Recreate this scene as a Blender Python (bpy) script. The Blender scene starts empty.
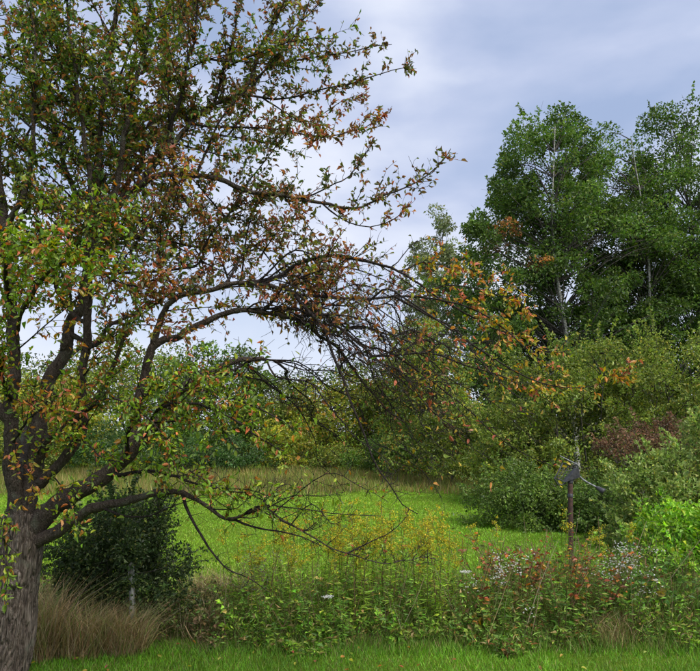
import bpy, math
import numpy as np
from mathutils import noise as mnoise, Vector

R = np.random.default_rng(11)
scene = bpy.context.scene
COL = scene.collection

# ------------------------------------------------------------------ camera
CAM_H, FPX, PITCH = 2.0, 672.0, math.radians(8.0)
cam_d = bpy.data.cameras.new('camera'); cam = bpy.data.objects.new('camera', cam_d); COL.objects.link(cam)
cam.location = (0, 0, CAM_H); cam.rotation_euler = (math.radians(90) + PITCH, 0, 0)
cam_d.sensor_width = 36.0; cam_d.lens = 36.0 * FPX / 700.0; cam_d.clip_start = 0.05; cam_d.clip_end = 2000
scene.camera = cam

# ------------------------------------------------------------------ sky, sun, exposure
SUN_EL, SUN_AZ = math.radians(52), math.radians(140)     # azimuth measured from +Y towards +X (behind, to the right)
w = bpy.data.worlds.new('World'); scene.world = w; w.use_nodes = True
nt = w.node_tree; nt.nodes.clear()
out = nt.nodes.new('ShaderNodeOutputWorld')
sky = nt.nodes.new('ShaderNodeTexSky'); sky.sky_type = 'NISHITA'; sky.sun_disc = False
sky.sun_elevation = SUN_EL; sky.sun_rotation = SUN_AZ; sky.air_density = 1.0; sky.dust_density = 1.5
bg1 = nt.nodes.new('ShaderNodeBackground'); bg1.inputs['Strength'].default_value = 0.05
nt.links.new(sky.outputs[0], bg1.inputs['Color'])
tc = nt.nodes.new('ShaderNodeTexCoord')
mp = nt.nodes.new('ShaderNodeMapping'); mp.inputs['Scale'].default_value = (1.0, 1.0, 2.2); mp.inputs['Rotation'].default_value = (0, 0.25, 0.3)
nt.links.new(tc.outputs['Generated'], mp.inputs['Vector'])
n1 = nt.nodes.new('ShaderNodeTexNoise'); n1.inputs['Scale'].default_value = 3.4; n1.inputs['Detail'].default_value = 8; n1.inputs['Roughness'].default_value = 0.45
n1.inputs['Distortion'].default_value = 0.15
nt.links.new(mp.outputs[0], n1.inputs['Vector'])
r1 = nt.nodes.new('ShaderNodeValToRGB')
r1.color_ramp.elements[0].position = 0.34; r1.color_ramp.elements[0].color = (0.350, 0.430, 0.625, 1)
r1.color_ramp.elements[1].position = 0.68; r1.color_ramp.elements[1].color = (0.650, 0.690, 0.800, 1)
e = r1.color_ramp.elements.new(0.50); e.color = (0.455, 0.515, 0.690, 1)
nt.links.new(n1.outputs['Fac'], r1.inputs['Fac'])
bg2 = nt.nodes.new('ShaderNodeBackground'); bg2.inputs['Strength'].default_value = 0.41
sep = nt.nodes.new('ShaderNodeSeparateXYZ'); nt.links.new(tc.outputs['Generated'], sep.inputs[0])
hz = nt.nodes.new('ShaderNodeMapRange'); hz.inputs[1].default_value = 0.0; hz.inputs[2].default_value = 0.30; hz.inputs[3].default_value = 0.85; hz.inputs[4].default_value = 0.0
nt.links.new(sep.outputs['Z'], hz.inputs[0])          # overcast pales towards the horizon, all round
hm = nt.nodes.new('ShaderNodeMix'); hm.data_type = 'RGBA'; hm.inputs[7].default_value = (0.74, 0.78, 0.88, 1)
nt.links.new(hz.outputs[0], hm.inputs[0]); nt.links.new(r1.outputs[0], hm.inputs[6]); nt.links.new(hm.outputs[2], bg2.inputs['Color'])
r2 = nt.nodes.new('ShaderNodeValToRGB')
r2.color_ramp.elements[0].position = 0.30; r2.color_ramp.elements[0].color = (0.72,) * 3 + (1,)
r2.color_ramp.elements[1].position = 0.60; r2.color_ramp.elements[1].color = (0.97,) * 3 + (1,)
nt.links.new(n1.outputs['Fac'], r2.inputs['Fac'])
mx = nt.nodes.new('ShaderNodeMixShader')
nt.links.new(r2.outputs[0], mx.inputs[0]); nt.links.new(bg1.outputs[0], mx.inputs[1]); nt.links.new(bg2.outputs[0], mx.inputs[2])
nt.links.new(mx.outputs[0], out.inputs['Surface'])

sun_d = bpy.data.lights.new('sun', 'SUN'); sun_d.energy = 1.5; sun_d.angle = math.radians(32); sun_d.color = (1.0, 0.955, 0.88)
sun = bpy.data.objects.new('sun', sun_d); COL.objects.link(sun)
sd = Vector((math.sin(SUN_AZ) * math.cos(SUN_EL), math.cos(SUN_AZ) * math.cos(SUN_EL), math.sin(SUN_EL)))
sun.rotation_euler = sd.to_track_quat('Z', 'Y').to_euler(); sun.location = (0, -20, 30)

vs = scene.view_settings; vs.view_transform = 'Standard'; vs.look = 'None'; vs.gamma = 1; vs.use_curve_mapping = False
vs.exposure = 1.65
scene.cycles.max_bounces = 4; scene.cycles.diffuse_bounces = 3; scene.cycles.transmission_bounces = 3; scene.cycles.glossy_bounces = 2
scene.cycles.use_denoising = True; scene.cycles.use_adaptive_sampling = True; scene.cycles.adaptive_threshold = 0.025

# ------------------------------------------------------------------ helpers
def at(px, py, Y):
    """world point on the plane y = Y seen in the photograph at (px, py)"""
    a, b = (px - 350.0) / FPX, (335.5 - py) / FPX
    c, s = math.cos(PITCH), math.sin(PITCH)
    d = np.array([a, c - s * b, s + c * b]); t = Y / d[1]
    return np.array([0, 0, CAM_H]) + d * t

def ground_x(px, Y): return at(px, 430, Y)[0]

def nrm(v):
    return v / np.maximum(np.linalg.norm(v, axis=-1, keepdims=True), 1e-9)

class Geo:
    """collects triangles with a colour for each vertex"""
    def __init__(s): s.V, s.T, s.C, s.n = [], [], [], 0
    def add(s, V, T, C):
        V = np.asarray(V, float); C = np.broadcast_to(np.asarray(C, float), V.shape)
        s.V.append(V); s.T.append(np.asarray(T, int) + s.n); s.C.append(C); s.n += len(V)
    def mesh(s, name, smooth=False):
        V = np.concatenate(s.V); T = np.concatenate(s.T); C = np.concatenate(s.C)
        me = bpy.data.meshes.new(name)
        me.vertices.add(len(V)); me.vertices.foreach_set('co', V.astype(np.float32).ravel())
        me.loops.add(T.size); me.loops.foreach_set('vertex_index', T.astype(np.int32).ravel())
        me.polygons.add(len(T)); me.polygons.foreach_set('loop_start', np.arange(0, T.size, 3, dtype=np.int32))
        me.polygons.foreach_set('use_smooth', np.full(len(T), smooth))
        me.update(calc_edges=True)
        a = me.attributes.new('tint', 'FLOAT_COLOR', 'POINT')
        a.data.foreach_set('color', np.concatenate([C, np.ones((len(C), 1))], 1).astype(np.float32).ravel())
        return me
    def obj(s, name, mat, parent=None, smooth=False, kind=None):
        return link(name, s.mesh(name, smooth), mat, parent, kind)

def link(name, me, mat, parent=None, kind=None):
    if mat and not me.materials: me.materials.append(mat)
    o = bpy.data.objects.new(name, me); COL.objects.link(o)
    if parent is not None:
        o.parent = parent; o.matrix_parent_inverse.identity()
        o.location = -Vector(parent.location) if not parent.get('_local') else (0, 0, 0)
    if kind: o['kind'] = kind
    return o

def thing(name, label, cat, loc=(0, 0, 0), group=None, local=False):
    o = bpy.data.objects.new(name, None); COL.objects.link(o); o.location = loc; o.empty_display_size = 0.2
    o['label'] = label; o['category'] = cat
    if group: o['group'] = group
    if local: o['_local'] = 1
    return o

def spline(P, n):
    """Catmull-Rom through P (k,m), n samples"""
    P = np.asarray(P, float); k = len(P)
    if k == 2:
        t = np.linspace(0, 1, n)[:, None]; return P[0] * (1 - t) + P[1] * t
    Q = np.concatenate([[2 * P[0] - P[1]], P, [2 * P[-1] - P[-2]]])
    u = np.linspace(0, k - 1 - 1e-6, n); i = u.astype(int); t = (u - i)[:, None]
    a, b, c, d = Q[i], Q[i + 1], Q[i + 2], Q[i + 3]
    return 0.5 * (2 * b + (c - a) * t + (2 * a - 5 * b + 4 * c - d) * t ** 2 + (3 * b - a - 3 * c + d) * t ** 3)

def tube(P, r, sides=6, rough=0.0):
    P = np.asarray(P, float); n = len(P); r = np.broadcast_to(np.asarray(r, float), (n,))
    D = nrm(np.gradient(P, axis=0)); ref = np.array([0.31, 0.92, 0.21]) if abs(D[0][1]) < 0.9 else np.array([1.0, 0.1, 0])
    N = np.zeros_like(P); N[0] = nrm(np.cross(D[0], ref))
    for i in range(1, n):
        v = N[i - 1] - D[i] * np.dot(N[i - 1], D[i]); N[i] = v / max(np.linalg.norm(v), 1e-9)
    B = np.cross(D, N); a = np.linspace(0, 2 * math.pi, sides, endpoint=False)
    rr = r[:, None] * (1 + rough * R.normal(size=(n, sides))) if rough else np.repeat(r[:, None], sides, 1)
    V = P[:, None, :] + rr[..., None] * (np.cos(a)[None, :, None] * N[:, None, :] + np.sin(a)[None, :, None] * B[:, None, :])
    V = V.reshape(-1, 3)
    i, j = np.meshgrid(np.arange(n - 1), np.arange(sides), indexing='ij'); i = i.ravel(); j = j.ravel(); j2 = (j + 1) % sides
    q = np.stack([i * sides + j, i * sides + j2, (i + 1) * sides + j2, (i + 1) * sides + j], 1)
    T = np.concatenate([q[:, [0, 1, 2]], q[:, [0, 2, 3]]])
    V = np.concatenate([V, P[-1:] + D[-1:] * r[-1]])
    k = np.arange(sides); T = np.concatenate([T, np.stack([(n - 1) * sides + k, (n - 1) * sides + (k + 1) % sides, np.full(sides, len(V) - 1)], 1)])
    return V, T

def leaves(P, D, N, L, W, C, kind='kite', fold=0.25, curl=0.15):
    """leaf-shaped faces: base at P, along D, face normal about N, length L, width W"""
    P = np.asarray(P, float); n = len(P)
    D = nrm(D); S = nrm(np.cross(D, N)); U = np.cross(S, D)
    L = np.broadcast_to(L, (n,))[:, None]; W = np.broadcast_to(W, (n,))[:, None]
    C = np.broadcast_to(C, (n, 3))
    def pt(a, b, c): return P + D * L * a + S * W * b + U * (W * c)
    if kind == 'kite':
        V = np.stack([P, pt(.45, -.5, fold), pt(1, 0, -curl * 2), pt(.45, .5, fold)], 1)
        f = [[0, 1, 2], [0, 2, 3]]
    else:
        V = np.stack([P, pt(.26, -.42, fold * .8), pt(.64, -.42, fold * .5), pt(1, 0, -curl * 2.5), pt(.64, .42, fold * .5), pt(.26, .42, fold * .8)], 1)
        f = [[0, 1, 2], [0, 2, 3], [0, 3, 4], [0, 4, 5]]
    k = V.shape[1]
    T = (np.arange(n)[:, None, None] * k + np.array(f)[None]).reshape(-1, 3)
    return V.reshape(-1, 3), T, np.repeat(C, k, 0)

def rdir(n, up=0.0):
    v = R.normal(size=(n, 3)); v[:, 2] += up; return nrm(v)

def pick(pal, n, jit=0.22):
    """colours drawn from a palette [(weight, (r,g,b))]"""
    wgt = np.array([p[0] for p in pal], float); c = np.array([p[1] for p in pal])
    C = c[R.choice(len(pal), n, p=wgt / wgt.sum())]
    return np.clip(C * np.exp(R.normal(0, jit, (n, 1))) * np.exp(R.normal(0, jit * .3, (n, 3))), 0.002, 0.9)

def wave(P, s, seed=0):
    """smooth pseudo-noise in 0..1"""
    g = np.random.default_rng(seed); o = 0
    for i in range(5):
        k = g.normal(size=3) / s * (1 + .5 * i); o = o + np.sin(P @ k + g.uniform(0, 6.28)) / (1 + .5 * i)
    return np.clip(0.5 + o / 5.0, 0, 1)

# ------------------------------------------------------------------ materials
def nodes(name):
    m = bpy.data.materials.new(name); m.use_nodes = True; t = m.node_tree; t.nodes.clear()
    o = t.nodes.new('ShaderNodeOutputMaterial'); return m, t, o

def leaf_material(name, trans=0.30, gloss=0.06, rough=0.45, bright=1.0):
    m, t, o = nodes(name)
    a = t.nodes.new('ShaderNodeAttribute'); a.attribute_name = 'tint'
    tcn = t.nodes.new('ShaderNodeTexCoord'); nz = t.nodes.new('ShaderNodeTexNoise'); nz.inputs['Scale'].default_value = 60; nz.inputs['Detail'].default_value = 3
    t.links.new(tcn.outputs['Object'], nz.inputs['Vector'])
    mr = t.nodes.new('ShaderNodeMapRange'); mr.inputs[1].default_value = .3; mr.inputs[2].default_value = .7; mr.inputs[3].default_value = .78 * bright; mr.inputs[4].default_value = 1.18 * bright
    t.links.new(nz.outputs['Fac'], mr.inputs[0])
    mul = t.nodes.new('ShaderNodeVectorMath'); mul.operation = 'SCALE'
    t.links.new(a.outputs['Color'], mul.inputs[0]); t.links.new(mr.outputs[0], mul.inputs['Scale'])
    d = t.nodes.new('ShaderNodeBsdfDiffuse'); tr = t.nodes.new('ShaderNodeBsdfTranslucent'); g = t.nodes.new('ShaderNodeBsdfGlossy')
    g.inputs['Roughness'].default_value = rough
    hs = t.nodes.new('ShaderNodeHueSaturation'); hs.inputs['Saturation'].default_value = 1.1; hs.inputs['Value'].default_value = 1.35
    t.links.new(mul.outputs[0], d.inputs['Color']); t.links.new(mul.outputs[0], hs.inputs['Color']); t.links.new(hs.outputs[0], tr.inputs['Color'])
    m1 = t.nodes.new('ShaderNodeMixShader'); m1.inputs[0].default_value = trans
    t.links.new(d.outputs[0], m1.inputs[1]); t.links.new(tr.outputs[0], m1.inputs[2])
    m2 = t.nodes.new('ShaderNodeMixShader'); m2.inputs[0].default_value = gloss
    t.links.new(m1.outputs[0], m2.inputs[1]); t.links.new(g.outputs[0], m2.inputs[2]); t.links.new(m2.outputs[0], o.inputs['Surface'])
    return m

def bark_material(name, c0, c1, scale=14, stretch=0.18, bump=0.6, lichen=None, crack=.28):
    m, t, o = nodes(name)
    tcn = t.nodes.new('ShaderNodeTexCoord'); mpn = t.nodes.new('ShaderNodeMapping'); mpn.inputs['Scale'].default_value = (1, 1, stretch)
    t.links.new(tcn.outputs['Object'], mpn.inputs['Vector'])
    nz = t.nodes.new('ShaderNodeTexNoise'); nz.inputs['Scale'].default_value = scale * 3; nz.inputs['Detail'].default_value = 8; nz.inputs['Roughness'].default_value = .65; nz.inputs['Distortion'].default_value = .6
    vo = t.nodes.new('ShaderNodeTexVoronoi'); vo.feature = 'DISTANCE_TO_EDGE'; vo.inputs['Scale'].default_value = scale * 2.6
    dst = t.nodes.new('ShaderNodeTexNoise'); dst.inputs['Scale'].default_value = scale; va = t.nodes.new('ShaderNodeVectorMath'); va.operation = 'MULTIPLY_ADD'; va.inputs[1].default_value = (.11, .11, .11)
    t.links.new(mpn.outputs[0], dst.inputs['Vector']); t.links.new(dst.outputs['Color'], va.inputs[0]); t.links.new(mpn.outputs[0], va.inputs[2])
    t.links.new(mpn.outputs[0], nz.inputs['Vector']); t.links.new(va.outputs[0], vo.inputs['Vector'])
    rp = t.nodes.new('ShaderNodeValToRGB'); rp.color_ramp.elements[0].position = .32; rp.color_ramp.elements[0].color = c0 + (1,)
    rp.color_ramp.elements[1].position = .68; rp.color_ramp.elements[1].color = c1 + (1,)
    t.links.new(nz.outputs['Fac'], rp.inputs['Fac'])
    col = rp.outputs[0]
    ck = t.nodes.new('ShaderNodeValToRGB'); ck.color_ramp.elements[0].position = .0; ck.color_ramp.elements[0].color = (crack, crack * .92, crack * .88, 1); ck.color_ramp.elements[1].position = .16; ck.color_ramp.elements[1].color = (1, 1, 1, 1)
    t.links.new(vo.outputs[0], ck.inputs['Fac']); cm = t.nodes.new('ShaderNodeVectorMath'); cm.operation = 'MULTIPLY'; t.links.new(col, cm.inputs[0]); t.links.new(ck.outputs[0], cm.inputs[1]); col = cm.outputs[0]
    if lichen:
        n2 = t.nodes.new('ShaderNodeTexNoise'); n2.inputs['Scale'].default_value = 9; n2.inputs['Detail'].default_value = 6
        t.links.new(tcn.outputs['Object'], n2.inputs['Vector'])
        r = t.nodes.new('ShaderNodeValToRGB'); r.color_ramp.elements[0].position = .58; r.color_ramp.elements[1].position = .72
        t.links.new(n2.outputs['Fac'], r.inputs['Fac'])
        mixc = t.nodes.new('ShaderNodeMix'); mixc.data_type = 'RGBA'
        t.links.new(r.outputs[0], mixc.inputs[0]); t.links.new(col, mixc.inputs[6]); mixc.inputs[7].default_value = lichen + (1,)
        col = mixc.outputs[2]
    p = t.nodes.new('ShaderNodeBsdfPrincipled'); p.inputs['Roughness'].default_value = .9; p.inputs['Specular IOR Level'].default_value = .15
    t.links.new(col, p.inputs['Base Color'])
    ad = t.nodes.new('ShaderNodeMath'); ad.operation = 'ADD'; t.links.new(nz.outputs['Fac'], ad.inputs[0]); t.links.new(vo.outputs[0], ad.inputs[1])
    b = t.nodes.new('ShaderNodeBump'); b.inputs['Strength'].default_value = bump; b.inputs['Distance'].default_value = .03
    t.links.new(ad.outputs[0], b.inputs['Height']); t.links.new(b.outputs[0], p.inputs['Normal']); t.links.new(p.outputs[0], o.inputs['Surface'])
    return m

def metal_material(name, c0, c1, rough=.8, scale=30):
    m, t, o = nodes(name)
    tcn = t.nodes.new('ShaderNodeTexCoord'); nz = t.nodes.new('ShaderNodeTexNoise'); nz.inputs['Scale'].default_value = scale; nz.inputs['Detail'].default_value = 8
    t.links.new(tcn.outputs['Object'], nz.inputs['Vector'])
    rp = t.nodes.new('ShaderNodeValToRGB'); rp.color_ramp.elements[0].position = .35; rp.color_ramp.elements[0].color = c0 + (1,)
    rp.color_ramp.elements[1].position = .65; rp.color_ramp.elements[1].color = c1 + (1,)
    t.links.new(nz.outputs['Fac'], rp.inputs['Fac'])
    p = t.nodes.new('ShaderNodeBsdfPrincipled'); p.inputs['Roughness'].default_value = rough; t.links.new(rp.outputs[0], p.inputs['Base Color'])
    b = t.nodes.new('ShaderNodeBump'); b.inputs['Strength'].default_value = .4; b.inputs['Distance'].default_value = .004
    t.links.new(nz.outputs['Fac'], b.inputs['Height']); t.links.new(b.outputs[0], p.inputs['Normal']); t.links.new(p.outputs[0], o.inputs['Surface'])
    return m

def ground_material():
    m, t, o = nodes('meadow_ground')
    tcn = t.nodes.new('ShaderNodeTexCoord')
    n1 = t.nodes.new('ShaderNodeTexNoise'); n1.inputs['Scale'].default_value = .45; n1.inputs['Detail'].default_value = 8; n1.inputs['Roughness'].default_value = .7
    n2 = t.nodes.new('ShaderNodeTexNoise'); n2.inputs['Scale'].default_value = 22; n2.inputs['Detail'].default_value = 8; n2.inputs['Roughness'].default_value = .75
    t.links.new(tcn.outputs['Object'], n1.inputs['Vector']); t.links.new(tcn.outputs['Object'], n2.inputs['Vector'])
    r = t.nodes.new('ShaderNodeValToRGB'); r.color_ramp.elements[0].position = .3; r.color_ramp.elements[0].color = (.065, .11, .016, 1)
    r.color_ramp.elements[1].position = .7; r.color_ramp.elements[1].color = (.16, .25, .03, 1)
    t.links.new(n2.outputs['Fac'], r.inputs['Fac'])
    r3 = t.nodes.new('ShaderNodeValToRGB'); r3.color_ramp.elements[0].position = .35; r3.color_ramp.elements[0].color = (.8, .85, .8, 1)
    r3.color_ramp.elements[1].position = .65; r3.color_ramp.elements[1].color = (1.15, 1.05, 1.0, 1)
    t.links.new(n1.outputs['Fac'], r3.inputs['Fac'])
    mu = t.nodes.new('ShaderNodeVectorMath'); mu.operation = 'MULTIPLY'; t.links.new(r.outputs[0], mu.inputs[0]); t.links.new(r3.outputs[0], mu.inputs[1])
    p = t.nodes.new('ShaderNodeBsdfPrincipled'); p.inputs['Roughness'].default_value = 1; p.inputs['Specular IOR Level'].default_value = 0
    t.links.new(mu.outputs[0], p.inputs['Base Color'])
    b = t.nodes.new('ShaderNodeBump'); b.inputs['Strength'].default_value = .8; b.inputs['Distance'].default_value = .05
    t.links.new(n2.outputs['Fac'], b.inputs['Height']); t.links.new(b.outputs[0], p.inputs['Normal']); t.links.new(p.outputs[0], o.inputs['Surface'])
    return m

M_LEAF = leaf_material('apple_leaf', .42, .04, .5, 1.25)
M_FOL = leaf_material('foliage', .34, .03, .5, 1.42)
M_GRASS = leaf_material('grass_blade', .30, .03, .6)
M_FLOWER = leaf_material('flower', .25, .0)
M_BARK = bark_material('apple_bark', (.075, .060, .050), (.31, .255, .210), 17, .10, 1.0, (.19, .18, .14), .5)
M_LIMB = bark_material('limb_bark', (.040, .031, .025), (.15, .12, .098), 24, .45, .8, (.12, .12, .09), .6)
M_TWIG = bark_material('twig_bark', (.018, .014, .013), (.060, .048, .044), 20, .4, .3)
M_BGBARK = bark_material('grey_bark', (.045, .04, .034), (.13, .12, .105), 6, .25, .4)
M_ASPEN = bark_material('pale_bark', (.22, .22, .20), (.52, .52, .48), 3, 1.6, .3, (.08, .08, .075))
M_STEM = leaf_material('stem', .0, .03)

# ------------------------------------------------------------------ ground
g = Geo()
N = 90
ys = np.concatenate([np.linspace(-30, 45, 60), np.geomspace(47, 900, 30)]); xs = np.concatenate([-np.geomspace(900, 32, 25), np.linspace(-30, 30, 50), np.geomspace(32, 900, 25)])
X, Yg = np.meshgrid(xs, ys); Z = 0.02 * (np.sin(X * .7 + 1) * np.sin(Yg * .5))
V = np.stack([X, Yg, Z], -1).reshape(-1, 3); nx = len(xs)
i, j = np.meshgrid(np.arange(len(ys) - 1), np.arange(nx - 1), indexing='ij'); i = i.ravel(); j = j.ravel()
q = np.stack([i * nx + j, i * nx + j + 1, (i + 1) * nx + j + 1, (i + 1) * nx + j], 1)
g.add(V, np.concatenate([q[:, [0, 1, 2]], q[:, [0, 2, 3]]]), (1, 1, 1))
o = g.obj('ground', ground_material(), smooth=True, kind='structure')
def gz(x, y): return 0.02 * (np.sin(x * .7 + 1) * np.sin(y * .5))

def blades(g, x, y, h, wd, C, lean=.35, seg2=True, bend=None):
    """grass blades as narrow bent strips"""
    n = len(x); z = gz(x, y) - .005
    a = R.uniform(0, 6.283, n); s = np.stack([np.cos(a), np.sin(a), 0 * a], 1)
    b = R.uniform(0, 6.283, n); ln = np.stack([np.cos(b), np.sin(b), 0 * b], 1) * (h * lean * R.uniform(.1, 1.2, n))[:, None]
    if bend is not None: ln = ln + np.asarray(bend) * h[:, None]
    P = np.stack([x, y, z], 1); up = np.array([0, 0, 1.0]); w2 = (wd * .5)[:, None] if np.ndim(wd) else wd * .5
    m = P + ln * .35 + up * (h * .58)[:, None]; t = P + ln + up * (h * R.uniform(.82, 1, n))[:, None]
    if seg2:
        V = np.stack([P - s * w2, P + s * w2, m + s * w2 * .8, m - s * w2 * .8, t], 1)
        f = np.array([[0, 1, 2], [0, 2, 3], [3, 2, 4]]); k = 5
    else:
        V = np.stack([P - s * w2, P + s * w2, t], 1); f = np.array([[0, 1, 2]]); k = 3
    g.add(V.reshape(-1, 3), (np.arange(n)[:, None, None] * k + f[None]).reshape(-1, 3), np.repeat(C, k, 0))

GREEN = [(5, (.13, .31, .018)), (4, (.18, .39, .024)), (2, (.085, .18, .018)), (1.4, (.25, .31, .055)), (.5, (.30, .24, .10))]
FIELD = [(5, (.165, .365, .018)), (4, (.215, .45, .024)), (2, (.125, .29, .018)), (1.2, (.29, .40, .05))]

# near lawn, in front of the weed strip
n = 95000
y = R.uniform(4.2, 6.75, n); x = R.uniform(-1, 1, n) * (y * .60 + .3)
P = np.stack([x, y, 0 * x], 1); C = pick(GREEN, n, .2); C *= (0.75 + .5 * wave(P, .35, 4))[:, None]
h = R.uniform(.025, .065, n) * (.7 + .6 * wave(P, .5, 6)) * np.where(y > 6.3, 1.5, 1)
g = Geo(); blades(g, x, y, h, R.uniform(.005, .009, n), C, .7, seg2=False)
o = g.obj('lawn_grass', M_GRASS, kind='stuff'); o['label'] = 'short mown green lawn in front of the weed strip'; o['category'] = 'grass'

# mown field behind the weeds
n = 190000
y = 7.4 + (23 - 7.4) * R.uniform(0, 1, n) ** 1.2; x = R.uniform(-1, 1, n) * (y * .56 + .6)
P = np.stack([x, y, 0 * x], 1); C = pick(FIELD, n, .14); k = wave(P, 1.1, 3); C *= (0.72 + .38 * k + .2 * wave(P, .35, 12))[:, None]; C[:, 0] *= 1 + .25 * wave(P, 3., 9)
h = R.uniform(.02, .05, n); g = Geo(); blades(g, x, y, h, .005 + .0012 * y, C, .9, seg2=False)
o = g.obj('field_grass', M_GRASS, kind='stuff'); o['label'] = 'bright green mown field beyond the weed strip'; o['category'] = 'grass'

# unmown tall grass at the far edge
TAN = [(4, (.24, .21, .05)), (4, (.17, .22, .035)), (2.4, (.30, .22, .08)), (3, (.13, .20, .03)), (1.2, (.24, .14, .06))]
n = 52000
y = R.uniform(20.5, 34, n); x = R.uniform(-1, 1, n) * (y * .56 + 1)
edge = 21.2 + 1.0 * np.sin(x * .45 + 1) + .6 * np.sin(x * 1.3) + R.exponential(.5, len(x)) - .5 + np.where(x > 3.5, -(x - 3.5) * .2, 0)
ok = y > edge; x, y = x[ok], y[ok]; n = len(x); P = np.stack([x, y, 0 * x], 1)
C = pick(TAN, n, .2) * (.7 + .6 * wave(P, 1.5, 8))[:, None]; h = R.uniform(.2, .6, n) * (.3 + .9 * wave(P, 1.2, 5)) * np.clip((y - edge[ok]) * .6 + .35, .35, 1)
g = Geo(); blades(g, x, y, h, R.uniform(.02, .035, n), C, .5, seg2=False)
o = g.obj('meadow_grass', M_GRASS, kind='stuff'); o['label'] = 'tall tan unmown grass along the far edge of the field'; o['category'] = 'grass'

# ------------------------------------------------------------------ background trees and shrubs
P_ASPEN = [(5, (.056, .104, .016)), (4, (.082, .138, .020)), (2, (.035, .070, .015)), (1, (.12, .155, .035))]
P_DARK = [(5, (.035, .075, .018)), (3, (.05, .10, .022)), (1, (.09, .12, .03))]
P_OLIVE = [(5, (.112, .152, .024)), (4, (.150, .192, .030)), (2, (.066, .094, .018)), (1.3, (.24, .23, .04))]
P_SILVER = [(5, (.155, .212, .048)), (4, (.215, .265, .075)), (2, (.09, .15, .03)), (1, (.29, .29, .06))]
P_YELLOW = [(5, (.17, .20, .022)), (3, (.24, .23, .025)), (3, (.10, .14, .02)), (1, (.30, .18, .03))]
P_LIME = [(5, (.14, .27, .022)), (4, (.20, .34, .03)), (2, (.08, .17, .02)), (1, (.30, .34, .04))]
P_AUTUMN = [(5, (.10, .155, .025)), (4, (.15, .19, .03)), (1.6, (.26, .22, .03)), (.6, (.30, .14, .03))]
P_DEAD = [(5, (.12, .066, .036)), (3, (.16, .09, .052)), (2, (.08, .045, .025)), (1.5, (.10, .11, .03))]
P_BOX = [(5, (.022, .040, .010)), (4, (.034, .058, .014)), (1.6, (.08, .11, .03)), (.4, (.12, .13, .03))]

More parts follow.
